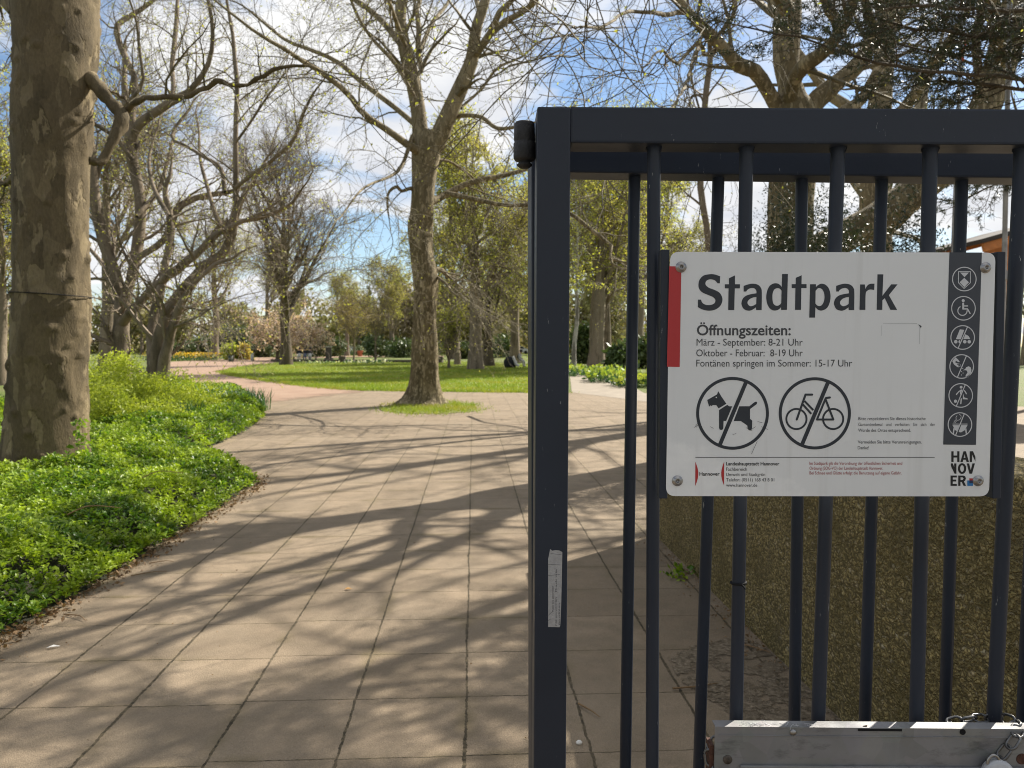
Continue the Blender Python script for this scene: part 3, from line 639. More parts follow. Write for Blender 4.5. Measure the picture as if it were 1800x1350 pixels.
def left_pair():
    d = 24.0
    spreading('broadleaf_tree', d, P(213, 694, d) * np.array((1, 1, 0)), 'spreading bare tree with a forked grey trunk just right of the thick old trunk',
        [(0, [(216, 698, 44), (213, 628, 36), (212, 600, 34), (213, 560, 30), (215, 522, 28)]),
         (-.5, [(213, 530, 26), (205, 500, 24), (195, 465, 22), (182, 425, 21), (170, 370, 20), (163, 317, 20), (160, 260, 18), (150, 180, 14), (130, 80, 9)]),
         (1.0, [(218, 535, 22), (228, 500, 20), (240, 450, 21), (247, 367, 20), (240, 320, 20), (233, 283, 22), (231, 245, 22)]),
         (-1.5, [(208, 572, 22), (220, 560, 19), (232, 549, 18), (260, 516, 17), (293, 486, 17), (320, 468, 16), (345, 446, 15), (372, 420, 14)])],
        [(-1.5, [(231, 246, 18), (240, 225, 18), (253, 211, 18), (280, 193, 17), (300, 180, 15), (320, 170, 13), (335, 158, 12), (357, 130, 10), (370, 100, 9), (374, 60, 8), (370, 20, 7), (360, -20, 5)]),
         (2.0, [(230, 245, 14), (233, 200, 13), (237, 140, 12), (222, 105, 12), (207, 67, 12), (206, 45, 11), (220, 33, 10), (240, 22, 9), (270, 0, 7), (300, -30, 5)]),
         (-2.0, [(370, 422, 13), (393, 393, 11), (430, 388, 9), (467, 380, 8), (510, 360, 6), (527, 337, 4), (540, 320, 3)]),
         (1.5, [(240, 455, 12), (290, 420, 14), (310, 370, 14), (335, 352, 13), (360, 344, 11), (400, 338, 9), (430, 330, 5)]),
         (2.5, [(300, 185, 8), (305, 150, 9), (302, 120, 9), (305, 90, 9), (310, 40, 9), (312, 0, 7), (314, -40, 5)]),
         (-2, [(165, 330, 10), (190, 250, 8), (215, 190, 7), (250, 150, 6), (245, 90, 6), (240, 40, 5), (228, 0, 4)]),
         (2.5, [(205, 500, 10), (185, 470, 9), (160, 440, 7), (120, 400, 5), (80, 380, 3)]),
         (-1, [(233, 280, 8), (200, 240, 8), (170, 220, 7), (130, 190, 5), (90, 150, 4)]),
         (3, [(240, 380, 9), (280, 330, 8), (300, 260, 6), (310, 220, 4)])], 31)
    d = 22.5
    spreading('broadleaf_tree', d, P(282, 700, d) * np.array((1, 1, 0)), 'bare tree with two trunks leaning steeply right behind the lime green shrubs',
        [(0, [(266, 700, 34), (274, 628, 28), (284, 580, 24), (302, 535, 23), (329, 503, 22), (355, 473, 21), (386, 450, 19), (403, 425, 17), (411, 392, 14)]),
         (-.6, [(280, 700, 24), (287, 645, 22), (297, 600, 18), (308, 565, 17), (322, 528, 15), (335, 505, 12)]),
         (1.5, [(270, 640, 26), (268, 590, 22), (277, 530, 18), (290, 470, 16), (300, 420, 14), (295, 360, 12)])],
        [(.5, [(411, 395, 12), (414, 383, 12), (415, 317, 11), (414, 260, 10), (415, 200, 9), (417, 150, 9), (412, 100, 8), (410, 67, 7), (403, 27, 6), (395, -20, 4)]),
         (-2, [(415, 330, 9), (423, 323, 8), (445, 305, 8), (460, 297, 8), (490, 272, 7), (513, 250, 7), (525, 225, 6), (533, 200, 6), (550, 165, 4), (567, 143, 3)]),
         (1.5, [(395, 338, 9), (393, 320, 8), (390, 300, 8), (378, 286, 7), (360, 277, 7), (330, 258, 6), (303, 245, 6), (305, 230, 5), (318, 210, 5), (330, 197, 5), (340, 178, 3)]),
         (-1, [(415, 250, 5), (440, 215, 5), (470, 170, 4), (500, 130, 3)]), (3, [(404, 425, 10), (380, 380, 9), (365, 330, 7), (352, 280, 6), (350, 230, 4)]),
         (-2.5, [(300, 540, 6), (330, 540, 5), (360, 545, 4), (400, 530, 2)]), (-3, [(290, 580, 5), (330, 565, 4), (355, 552, 4), (375, 540, 2)]),
         (2, [(297, 380, 9), (270, 330, 8), (262, 280, 6), (275, 230, 4)])], 32)
left_pair()

# ---- plane tree behind the sign and its massive low limb
def right_plane():
    d = 12.0; rng = np.random.default_rng(41)
    root = empty('plane_tree', P(1385, 780, d) * np.array((1, 1, 0)), 'massive plane tree fanning into many thick limbs behind the sign', 'tree')
    trunk = [(0, [(1385, 784, 130), (1386, 700, 100), (1387, 500, 82), (1390, 330, 80), (1396, 240, 88), (1394, 200, 70), (1388, 150, 42), (1384, 110, 30)])]
    lim = [(-.8, [(1375, 205, 30), (1360, 175, 26), (1352, 160, 24), (1329, 128, 27), (1300, 115, 26), (1274, 88, 22), (1247, 62, 21), (1222, 33, 19), (1193, 0, 16), (1150, -60, 12), (1090, -150, 7)]),
           (.5, [(1398, 215, 50), (1392, 180, 44), (1385, 140, 42), (1381, 100, 46), (1383, 50, 48), (1385, 0, 46), (1388, -80, 40), (1380, -250, 26), (1390, -420, 10)]),
           (-1.6, [(1388, 205, 26), (1391, 171, 26), (1397, 136, 26), (1418, 113, 27), (1448, 91, 26), (1471, 62, 22), (1492, 29, 19), (1505, -10, 16), (1520, -100, 10)]),
           (.8, [(1410, 215, 44), (1428, 184, 38), (1467, 147, 32), (1507, 116, 30), (1533, 71, 30), (1564, 27, 28), (1584, 0, 26), (1630, -80, 18), (1700, -200, 8)]),
           (1.8, [(1440, 240, 26), (1475, 205, 24), (1505, 182, 22), (1533, 147, 20), (1551, 102, 18), (1560, 60, 14), (1600, -20, 9)]),
           (1.2, [(1395, 460, 60), (1480, 418, 60), (1590, 352, 64), (1680, 272, 64), (1733, 185, 62), (1765, 90, 60), (1790, 0, 54), (1830, -150, 36), (1850, -320, 14)]),
           (.2, [(1700, 250, 20), (1722, 190, 19), (1720, 130, 18), (1714, 70, 16), (1725, 0, 14), (1720, -90, 8)]),
           (-3.5, [(1270, 84, 9), (1240, 95, 8), (1228, 75, 7), (1190, 110, 6), (1160, 90, 4), (1130, 120, 3)]),
           (-4.5, [(1230, 70, 8), (1215, 120, 6), (1200, 160, 5), (1180, 190, 3)]),
           (-5, [(1210, 20, 10), (1170, 25, 8), (1110, 20, 6), (1060, 45, 5), (1010, 50, 3)]),
           (-5, [(1385, 20, 26), (1340, -60, 22), (1260, -150, 15), (1180, -260, 8)]), (-6, [(1480, 60, 20), (1420, -60, 18), (1330, -220, 12), (1250, -320, 6)]),
           (-5, [(1760, 110, 34), (1740, 0, 28), (1650, -160, 18), (1560, -300, 8)]), (-4, [(1540, 70, 18), (1500, -60, 15), (1440, -180, 8)])]
    a, b = trace(trunk, d, 30); v, q = tubes(a, b, 26); v = v + .02 * np.sin(v[:, [1, 2, 0]] * 7) + .008 * np.sin(v[:, [2, 0, 1]] * 23)
    c, e = trace(lim, d, 24); v2, q2 = tubes(c, e, 12)
    mk('trunk', [(v, q, 0), (v2 + .012 * np.sin(v2[:, [1, 2, 0]] * 11), q2, 0)], MT['bark_plane'], root)
    A, B = trace(lim, d, 16)
    kids, _ = twigs(A, B, [LV(6, 2.2, .8, .25, 1, 9, .13, .0, .42, .006), LV(4, 1.0, .8, .15, 1, 6, .2, -.06, .5, .004), LV(3, .45, .8, .2, 1, 4, .3, -.1, .6, .0025)], rng,
                    [(3, 1, .035, dict(ratio=.45, droop=.4))], 1.5)
    mk('crown', kids, [MT['twig_green'], MT['bud']], root)
right_plane()
def hidden_plane():
    rng = np.random.default_rng(47); b = np.array((9.6, 20.5, 0)); root = empty('plane_tree', b, 'bare plane tree standing behind the massive one, its limbs showing above the gate rail', 'tree')
    t = resample(np.array([(*b, .5), (*(b + (.1, 0, 3)), .42), (*(b + (0, .1, 6)), .36), (*(b + (.2, 0, 11)), .18), (*(b + (0, 0, 15)), .05)]), 24)[None]
    A, B = grow(t[:, :, :3], t[:, :, 3], 13, .24, .95, 8.5, .95, 12, .13, .06, .55, .02, rng, .45); v, q = tubes(t[:, :, :3], t[:, :, 3], 14); v1, q1 = tubes(A, B, 8)
    mk('trunk', [(v, q, 0), (v1, q1, 0)], MT['bark_plane'], root)
    kids, _ = twigs(A, B, [LV(6, 3.2, .8, .15, 1, 8, .2, .02, .5, .010), LV(4, 1.3, .8, .15, 1, 6, .28, -.02, .5, .004)], rng, [(2, 2, .05, dict(ratio=.45, droop=.3))]); mk('crown', kids, [MT['twig_green'], MT['bud']], root)
hidden_plane()
def slender():
    d = 17.0; rng = np.random.default_rng(44); root = empty('slender_tree', P(1252, 730, d) * np.array((1, 1, 0)), 'slender bare tree with a thin kinked trunk seen left of the massive plane', 'tree')
    df = [(0, [(1252, 735, 22), (1252, 560, 15), (1245, 422, 12), (1231, 324, 12), (1237, 240, 11), (1239, 187, 11), (1243, 146, 11), (1249, 107, 10), (1248, 76, 9), (1265, 60, 8), (1276, 45, 8), (1290, 23, 8), (1296, -30, 6), (1300, -120, 3)]),
          (.4, [(1239, 188, 4), (1232, 170, 4), (1218, 168, 4), (1212, 182, 4), (1217, 196, 3)]), (-1, [(1249, 80, 7), (1243, 70, 6), (1215, 30, 5), (1205, -30, 4)]),
          (1, [(1240, 230, 4), (1215, 130, 4), (1228, 80, 3)])]
    a, b = trace(df, d, 30); v, q = tubes(a, b, 8); mk('trunk', [(v, q, 0)], MT['bark_grey'], root)
    kids, _ = twigs(a, b, [LV(12, 1.4, .9, .3, 1, 6, .25, -.02, .45, .004), LV(5, .7, .9, .15, 1, 5, .3, -.06, .6, .004)], rng, [(2, 3, .05, dict(ratio=.5, droop=.3))])
    mk('crown', kids, [MT['twig'], MT['bud']], root)
slender()

# ---- dark yew reaching in from the right
def yew():
    d = 7.2; rng = np.random.default_rng(51)
    bx = P(2230, 880, d) * np.array((1, 1, 0)); root = empty('yew_tree', bx, 'dark yew whose drooping sprays reach in over the top rail from the right edge', 'tree')
    tr = [[(bx[0], bx[1], 0, .24), (bx[0] - .05, bx[1], 1.5, .2), (bx[0] + .05, bx[1] + .05, 3.2, .16), (bx[0], bx[1], 5.2, .09), (bx[0], bx[1], 7.2, .02)]]
    t = np.array([resample(x, 18) for x in tr])
    lim = [(0, [(2230, 260, 16), (2000, 110, 14), (1900, 75, 12), (1800, 65, 10), (1753, 66, 9), (1702, 61, 8), (1651, 53, 7), (1600, 49, 6), (1540, 30, 4), (1480, 5, 3)]),
           (-.3, [(2230, 330, 16), (2000, 170, 13), (1900, 148, 11), (1800, 140, 9), (1753, 133, 8), (1685, 129, 7), (1634, 124, 7), (1600, 121, 7), (1533, 107, 6), (1489, 96, 5), (1422, 71, 4), (1378, 62, 4), (1311, 49, 3), (1245, 30, 2)]),
           (.3, [(2230, 350, 12), (1960, 190, 10), (1800, 157, 8), (1736, 150, 7), (1668, 143, 5), (1620, 146, 3), (1570, 160, 2)]),
           (-.5, [(2230, 120, 15), (2000, -40, 12), (1800, -60, 9), (1650, -40, 7), (1520, -10, 5), (1440, 25, 3)]),
           (.5, [(2230, 40, 14), (1900, -90, 10), (1700, -100, 8), (1560, -60, 5), (1420, -30, 3)]),
           (-.9, [(2230, 200, 14), (1950, 40, 11), (1820, 20, 9), (1700, 15, 7), (1600, 10, 5), (1530, 25, 3)]),
           (.9, [(2230, 200, 13), (1980, 60, 10), (1840, 90, 8), (1740, 100, 6), (1640, 90, 4), (1560, 75, 3)]),
           (.2, [(2230, 240, 10), (1950, 100, 8), (1830, 40, 6), (1720, 30, 5), (1630, 25, 3)]),
           (1.3, [(2230, 420, 10), (2000, 330, 8), (1860, 300, 6), (1760, 320, 4), (1680, 360, 3)])]
    A, B = trace(lim, d, 24)
    v0, q0 = tubes(t[:, :, :3], t[:, :, 3], 12); v1, q1 = tubes(A, B, 7)
    mk('trunk', [(v0, q0, 0), (v1 + .008 * np.sin(v1[:, [1, 2, 0]] * 13), q1, 0)], MT['bark_dark'], root)
    g1, r1 = grow(A, B, 30, .32, 1, .62, .85, 6, .16, -.02, .5, .0025, rng, .3, .25)
    g2, r2 = grow(g1, r1, 9, .15, 1, .26, .8, 4, .15, -.05, .6, .0018, rng, .4, .2)
    up, ru = grow(t[:, :, :3], t[:, :, 3], 26, .35, 1, 1.3, 1.2, 6, .15, -.06, .3, .004, rng, .6)
    u2, ru2 = grow(up, ru, 14, .2, 1, .5, .8, 4, .2, -.08, .6, .002, rng)
    parts = [(*tubes(x, y, 3), 0) for x, y in ((g1, r1), (g2, r2), (up, ru), (u2, ru2))]
    keep = rng.random(len(g2)) < .55
    parts.append((*leaves(along(g2[keep], 34, rng, 0), .034, rng, .24, .1), 1)); parts.append((*leaves(along(u2, 26, rng, 0), .06, rng, .3, .1), 1))
    mk('crown', parts, [MT['bark_dark'], MT['needle']], root)
yew()

# ================================================================== shrubs
def bush(name, c, r, n, size, mat, label, cat='shrub', group=None, seed=0, lumps=7, ratio=.5, stems=6, core=.55, droop=0.0):
    rng = np.random.default_rng(seed); c = np.array(c, float); c[2] = 0; r = np.array(r, float)
    root = empty(name, c, label, cat, group)
    lc = unit(rng, lumps) * .55; lc[:, 2] = np.abs(lc[:, 2]) * .9 + .25; lr = .35 + .3 * rng.random(lumps)
    k = rng.integers(0, lumps, n); p = lc[k] + unit(rng, n) * (lr[k] * (core + (1 - core) * rng.random(n)) ** 1)[:, None]
    p[:, 2] = np.abs(p[:, 2]) * .85
    pts = c + p * r * np.array((1, 1, 1)); v, q = leaves(pts, size, rng, ratio, droop)
    mk('crown', [(v, q, 0)], mat, root, smooth=False)
    st = []
    for i in range(stems):
        e = c + lc[i % lumps] * r * .8; st.append(resample([c + np.array((rng.normal() * .1 * r[0], rng.normal() * .1 * r[1], 0)), (c + e) / 2 + rng.normal(size=3) * .08 * r[0], e], 6))
    v, q = tubes(st, [np.linspace(.02, .006, 6) * max(1, r[2] / 1.5)] * stems, 5); mk('trunk', [(v, q, 0)], MT['bark_dark'], root)
    return root
lime = 'lime green shrubs of the planting bed'
for i, (px, dd, top, hw, n, lab) in enumerate([(205, 15.5, 612, 62, 9000, 'tallest lime green shrub mounding up beside the thick old trunk'), (285, 15.2, 640, 60, 7000, 'lime green shrub in the middle of the mound, lower than its left neighbour'),
        (352, 15.0, 668, 52, 4500, 'low lime green shrub next to the dark daffodil leaves'), (180, 12.5, 672, 50, 6000, 'lime green shrub nearest the thick trunk, in front of the tall mound'), (120, 17, 640, 60, 4000, 'lime green shrub half hidden behind the thick trunk'), (275, 12.8, 706, 60, 4500, 'low lime green shrub at the front of the mound')]):
    q = P(px, top, dd); bush('shrub', q, (hw / F * dd * 1.25, hw / F * dd * 1.25, q[2] * 1.06), n, .055, MT['leaf_lime'], lab, 'shrub', lime, 60 + i, 9, .45)
def straps(name, c, rad, n, ln, label, seed, flower=None):
    rng = np.random.default_rng(seed); root = empty(name, c, label, 'plant', 'daffodil clumps by the path')
    b = c + np.column_stack([rng.normal(size=n) * rad, rng.normal(size=n) * rad, np.zeros(n)]); a = rng.random(n) * 6.28; l = ln * (.6 + .6 * rng.random(n)); o = l * (.15 + .45 * rng.random(n))
    h = np.column_stack([np.cos(a), np.sin(a)]); s = np.column_stack([-np.sin(a), np.cos(a), np.zeros(n)]) * .011
    m = b + np.column_stack([h * o[:, None] * .3, l * .6]); t = b + np.column_stack([h * o[:, None], l])
    V = np.stack([b - s, b + s, m - s, m + s, t], 1).reshape(-1, 3); i = np.arange(n)[:, None] * 5
    mk('leaves', [(V, i + np.array((0, 1, 3, 2)), 0), (V, i + np.array((2, 3, 4)), 0)], MT['leaf_strap'], root, smooth=False)
for i, (px, py, n, lab) in enumerate([(405, 726, 260, 'dark blue-green daffodil clump at the right end of the lime shrubs'), (438, 722, 240, 'dark blue-green daffodil clump closest to the red path'), (372, 716, 220, 'dark blue-green daffodil clump farthest left, against the lime shrubs'), (330, 752, 160, 'daffodil clump among the ground cover before the lime shrubs')]):
    g = G(px, py); straps('daffodil_clump', g, .22, n, .52, lab, 80 + i)
# ================================================================== park trees farther off
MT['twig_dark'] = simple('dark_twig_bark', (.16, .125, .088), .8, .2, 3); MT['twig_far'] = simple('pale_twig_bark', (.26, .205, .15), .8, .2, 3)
def proc(name, loc, label, H, r, clear, nl, ll, la, lv, leaf, bark, lmat, seed, group=None, top=.8, trop=.12, twig='twig', lean=0.0, limbn=9, kroot=.55, wander=.10, twigmat=None):
    rng = np.random.default_rng(seed); loc = np.array(loc, float); root = empty(name, loc, label, 'tree', group)
    z = np.linspace(0, H * top, 8); c = loc + np.column_stack([np.cumsum(rng.normal(size=8) * .003 * H) + lean * z, np.cumsum(rng.normal(size=8) * .003 * H), z]); c[0] = loc; c[1, :2] = loc[:2]
    rr = np.interp(z / (H * top), [0, .06, .4, 1], [r * 1.35, r, r * .75, r * .12])
    t = resample(np.column_stack([c, rr]), 24)[None]
    A, B = grow(t[:, :, :3], t[:, :, 3], nl, clear / (H * top), .98, ll, la, limbn, wander, trop, kroot, r * .05, rng, .55)
    v, q = tubes(t[:, :, :3], t[:, :, 3], 10); v1, q1 = tubes(A, B, 6)
    mk('trunk', [(v, q, 0), (v1, q1, 0)], bark, root)
    kids, _ = twigs(A, B, lv, rng, leaf); mk('crown', kids, [twigmat or MT[twig], lmat], root)
    return root
def place(o, loc, s=1.0, rz=0.0, label=None, group=None, first=False):
    c = o if first else copy_tree(o)
    c.location = Vector([float(x) for x in loc]); c.scale = (s, s, s) if np.isscalar(s) else s; c.rotation_euler = (0, 0, rz)
    if label: c['label'] = label
    if group: c['group'] = group
    return c
def gd(px, d): return np.array(((px - 900) / F * d, d, 0.0))
linden = proc('linden_tree', gd(503, 62), 'dark bare tree with an even rounded crown standing at the far edge of the lawn', 16.5, .42, 2.6, 17, 10.0, .72,
    [LV(10, 3.4, .55, .15, 1, 6, .14, .05, .5, .022), LV(8, 1.7, .6, .15, 1, 5, .2, .04, .5, .012), LV(6, .9, .6, .1, 1, 4, .22, .03, .6, .008)], [(3, 1, .05, dict(ratio=.5))], MT['bark_dark'], MT['bud'], 101, top=.86, twig='twig_dark', trop=.16, kroot=.75)
bare = proc('bare_tree', gd(378, 88), 'tall bare tree with a straight bare stem left of the magnolia', 17, .45, 5.5, 12, 8.5, .85,
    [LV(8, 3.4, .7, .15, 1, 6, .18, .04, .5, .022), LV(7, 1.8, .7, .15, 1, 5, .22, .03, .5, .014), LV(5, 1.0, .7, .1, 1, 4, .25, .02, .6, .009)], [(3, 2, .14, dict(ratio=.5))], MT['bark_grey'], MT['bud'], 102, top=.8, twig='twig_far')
bl = [('bare brown tree filling the gap between the thick old trunk and the forked tree', 190, 46, 1.0, 1.0), ('bare brown tree behind the leaning twin trunks', 300, 58, 1.05, 2.2), ('bare tree behind the forked tree, its crown against the cloud', 245, 70, 1.25, 3.3),
      ('bare brown tree left of the dark rounded one', 440, 96, .95, 4.1), ('bare tree whose crown shows left of the thick old trunk', -30, 40, 1.0, 5.0), ('far bare tree to the right of the dark rounded one', 560, 110, .8, 1.4), ('bare brown tree just behind the bare one with a straight stem', 345, 104, 1.1, 2.9), ('hazy bare tree far behind the magnolia', 470, 120, 1.1, .7)]
bl = [bl[i] for i in (0, 4, 7)]
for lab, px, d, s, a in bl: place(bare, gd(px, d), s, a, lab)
spring = proc('spring_tree', gd(836, 50), 'spring tree with loose yellow-green leaves right of the tall plane, on the lawn', 15.5, .44, 3.3, 14, 7.2, .85,
    [LV(9, 3.0, .7, .15, 1, 6, .2, .0, .5, .025), LV(8, 1.6, .7, .15, 1, 5, .24, -.03, .55, .016), LV(5, .8, .7, .1, 1, 4, .26, -.06, .6, .01)], [(3, 5, .115, dict(ratio=.55, droop=.2)), (2, 5, .115, dict(ratio=.55, droop=.2))], MT['bark_grey'], MT['leaf_spring'], 103, top=.85)
for lab, px, d, s, a in [('yellow-green spring tree seen between the gate upright and the first bars', 1050, 47, .95, 1.0), ('yellow-green spring tree behind the gate, between its first bars and the sign', 1120, 58, 1.15, 2.0), ('yellow-green tree behind the person on the lawn, near the hinge of the gate', 905, 72, 1.05, 3.0),
        ('taller spring tree behind the lawn, right of the tall plane', 800, 88, 1.2, 4.0), ('far spring tree left of the tall plane', 690, 105, .85, 5.0), ('far spring tree between the young staked tree and the tall plane', 610, 118, .8, .6), ('leafy tree behind the bars left of the hut', 1190, 66, .75, 1.5),
        ('yellowish tree peeping out left of the thick old trunk', 0, 30, .6, 2.5), ('low spring tree beyond the right end of the sign', 1800, 60, .6, .3)]:
    place(spring, gd(px, d), s, a, lab)
willow = proc('willow_tree', gd(975, 62), 'drooping golden green willow behind the gate upright', 15, .5, 4.0, 12, 6.5, .8,
    [LV(9, 3.0, .8, .2, 1, 6, .16, -.10, .5, .025), LV(9, 2.6, .6, .1, 1, 7, .1, -.32, .4, .012)], [(2, 16, .15, dict(ratio=.35, droop=.6))], MT['bark_grey'], MT['leaf_spring'], 104, top=.8)
young = proc('young_tree', gd(622, 70), 'small young tree with a pale stem and upswept golden crown', 5.6, .10, 1.6, 18, 4.8, .72,
    [LV(10, 1.3, .5, .1, 1, 5, .15, .06, .5, .012), LV(6, .7, .5, .1, 1, 4, .2, .04, .6, .009)], [(2, 4, .075, dict(ratio=.45))], MT['bark_grey'], MT['leaf_gold'], 105, top=.6, trop=.09)
place(young, gd(660, 82), 1.15, 1.0, 'rust tinted young tree behind the golden upswept one')
multi = proc('young_tree', gd(789, 52), 'small multi-stemmed greenish tree between the tall plane and the spring tree', 4.6, .10, .3, 22, 3.4, .45,
    [LV(9, 1.3, .6, .1, 1, 5, .2, .03, .5, .01), LV(6, .7, .6, .1, 1, 4, .2, 0, .6, .007)], [(2, 4, .10, dict(ratio=.5))], MT['bark_grey'], MT['leaf_spring'], 106, top=.5)
dark = proc('bare_tree', gd(858, 58), 'dark forked tree right behind the spring tree on the lawn', 12, .42, 2.0, 9, 7.5, .95,
    [LV(8, 3.0, .7, .15, 1, 6, .18, .0, .5, .025), LV(7, 1.5, .7, .15, 1, 5, .24, 0, .55, .016)], [(2, 3, .15, dict(ratio=.5))], MT['bark_dark'], MT['leaf_spring'], 107, top=.6)
place(dark, gd(937, 66), .8, 2.2, 'dark leaning tree close to the left side of the gate upright')
birch = proc('birch_tree', gd(1009, 42), 'thin pale birch stem right beside the gate upright', 11, .13, 3.5, 18, 3.2, .7,
    [LV(8, 1.5, .7, .15, 1, 5, .2, -.06, .5, .012), LV(6, .8, .6, .1, 1, 4, .2, -.12, .6, .008)], [(2, 4, .11, dict(ratio=.5, droop=.3))], MT['bark_pale'] if 'bark_pale' in MT else bark_mat('pale_bark', (.40, .37, .32), (.16, .14, .12), (.55, .52, .47), .3, 5, (.6, .7), .5), MT['leaf_spring'], 108, top=.95)
for px, d, r, h, lab, sd in ((1046, 56, .48, 4.6, 'stout brown trunk with a forked top behind the first gate bars', 111), (1068, 48, .30, 3.6, 'pale leaning trunk right of the stout forked one behind the bars', 112)):
    proc('park_tree', gd(px, d), lab, h * 2.6, r, h, 9, 5.5, .8, [LV(8, 2.2, .7, .15, 1, 6, .2, 0, .5, .02), LV(6, 1.1, .7, .15, 1, 5, .24, 0, .55, .012)], [(2, 5, .16, dict(ratio=.5, droop=.2))], MT['bark_grey'], MT['leaf_spring'], sd, top=.7)
magn = proc('magnolia_tree', gd(488, 82), 'pink flowering magnolia behind the dark rounded tree', 6.2, .2, .9, 16, 5.6, 1.1,
    [LV(9, 2.0, .8, .1, 1, 5, .22, .0, .5, .02), LV(7, 1.0, .8, .1, 1, 4, .25, -.04, .6, .012)], [(2, 3, .22, dict(ratio=.75)), (1, 4, .22, dict(ratio=.75))], MT['bark_dark'], MT['pink'], 109, top=.55, trop=.03)
place(magn, gd(545, 79), (.7, .7, .75), 2.0, 'lower pink magnolia over the people at the low wall')
E2 = 'evergreen shrubs at the far side of the lawn'
for i, (px, d, top, hw, n, mat, lab) in enumerate([(355, 100, 588, 26, 1600, 'leaf_dark', 'dark evergreen shrub right of the leaning twin trunks'), (412, 98, 572, 30, 2000, 'leaf_dark', 'large dark evergreen left of the magnolia'), (458, 104, 598, 24, 1400, 'leaf_dark', 'dark evergreen behind the left side of the magnolia'),
        (322, 96, 606, 22, 1100, 'leaf_dark', 'low dark evergreen seen between the leaning trunks'), (403, 84, 606, 15, 900, 'leaf_lime', 'yellowish shrub behind the dark green bin'), (426, 84, 604, 11, 700, 'leaf_gold', 'bronze green shrub between the two bins'),
        (560, 108, 594, 20, 1200, 'leaf_dark', 'dark shrub behind the stone pillar'), (585, 112, 588, 22, 1200, 'leaf_dark', 'dark evergreen right of the stone pillar'), (700, 100, 596, 26, 1500, 'leaf_dark', 'dark spreading shrub left of the tall plane'), (660, 104, 592, 22, 1200, 'leaf_dark', 'dark green shrub behind the low wall'),
        (1030, 66, 566, 24, 1600, 'leaf_dark', 'dark evergreen behind the pale birch stem'), (1090, 42, 612, 20, 1400, 'leaf_dark', 'dark round shrub beside the pale leaning trunk'), (1125, 52, 590, 28, 1500, 'leaf_dark', 'dark shrub next to the left edge of the sign'), (815, 90, 600, 18, 900, 'leaf_dark', 'dark shrub behind the multi-stemmed young tree'), (880, 100, 592, 30, 1500, 'leaf_dark', 'dark shrub behind the person on the lawn'), (745, 106, 590, 28, 1300, 'leaf_dark', 'green shrub hidden behind the tall plane trunk')]):
    q = P(px, top, d); bush('shrub', q, (hw / F * d * 1.3, hw / F * d * 1.3, q[2] * 1.1), int(n * 1.6), .36, MT[mat], lab, 'shrub', E2, 200 + i, 8, .6, 4, .3)
q = P(650, 502, 128)
def conifer(name, loc, H, r, n, label, seed):
    rng = np.random.default_rng(seed); loc = np.array(loc); root = empty(name, loc, label, 'tree')
    h = 1 - rng.random(n) ** .6; a = rng.random(n) * 6.28; lay = .75 + .25 * np.sin(h * 40); rad = r * (1 - h) ** .8 * lay * (.4 + .6 * rng.random(n)) * (1 + .2 * np.sin(3 * a + 9 * h))
    v, q = leaves(loc + np.column_stack([rad * np.cos(a), rad * np.sin(a), H * (.08 + .92 * h)]), H * .045, rng, .4, .4)
    mk('crown', [(v, q, 0)], MT['leaf_dark'], root, smooth=False); v, q = tubes([resample([loc, loc + (0, 0, H)], 5)], [np.linspace(.2, .02, 5)], 7); mk('trunk', [(v, q, 0)], MT['bark_dark'], root)
conifer('conifer_tree', gd(650, 128), q[2], 2.6, 1600, 'dark pointed conifer topping the far tree line', 5)
# evergreens behind the sign
for i, (px, d, top, hw, n, lab) in enumerate([(1385, 10.6, 330, 66, 5200, 'dark evergreen behind the sign in front of the massive plane'), (1475, 10.8, 300, 75, 10000, 'dark evergreen between the middle bars above the sign'), (1570, 10.4, 318, 70, 9000, 'dark evergreen above the right half of the sign'), (1640, 11, 395, 50, 3000, 'lower green shrub beside the timber hut'), (1320, 17, 395, 50, 4000, 'low evergreen peeping over the left half of the sign'), (1440, 10, 500, 120, 6000, 'broad evergreen mostly hidden behind the sign')]):
    q = P(px, top, d); bush('shrub', q, (hw / F * d * 1.25, hw / F * d * 1.25, q[2] * 1.05), n * 5, .05, MT['needle'], lab, 'shrub', 'evergreens behind the sign', 240 + i, 16, .35, 12, .15, .2)
q = (4.0, 3.75, 3.1); bush('shrub', q, (1.08, 1.1, 4.7), 26000, .055, MT['leaf_dark'], 'added dark evergreen shrub out of view at the right, shading the gate plate', 'shrub', 'evergreens behind the sign', 260, 12, .5, 8, .2, .2)  # out of view, added to keep sun off the plate and lower gate
# the far wood reads as one mass
def far_wood():
    rng = np.random.default_rng(77); pts = []; st = []
    for i in range(96):
        px = rng.uniform(-260, 1330); d = rng.uniform(128, 168); c = gd(px, d); h = rng.uniform(10, 16) * (.85 if px < 470 else .9 if px < 760 else 1.15); r = h * .36; n = 620
        lc = unit(rng, 8) * .6; k = rng.integers(0, 8, n); p = lc[k] + unit(rng, n) * (.42 * rng.random(n) ** .4)[:, None]
        pts.append(c + np.array((0, 0, h * .56)) + p * np.array((r, r, h * .46))); st.append(resample([c, c + (0, 0, h * .5)], 4))
    for px in np.arange(-260, 1340, 9):
        d = rng.uniform(150, 172); n = 150; pts.append(gd(px, d) + np.column_stack([rng.normal(size=n) * 1.2, rng.normal(size=n), np.abs(rng.normal(size=n)) * 3.0]))
    v, q = leaves(np.concatenate(pts), .85, rng, .6); v2, q2 = tubes(st, [np.linspace(.35, .15, 4)] * len(st), 5)
    tag(mk('far_woodland', [(v, q, 0), (v2, q2, 1)], [MT['leaf_wood'], MT['bark_grey']], smooth=False), kind='stuff')
MT['leaf_wood'] = leafmat('woodland_leaf', [(.17, .18, .07), (.26, .25, .10), (.30, .28, .12), (.22, .19, .12)], (.26, .21, .15), .7, .25, .2, .05)
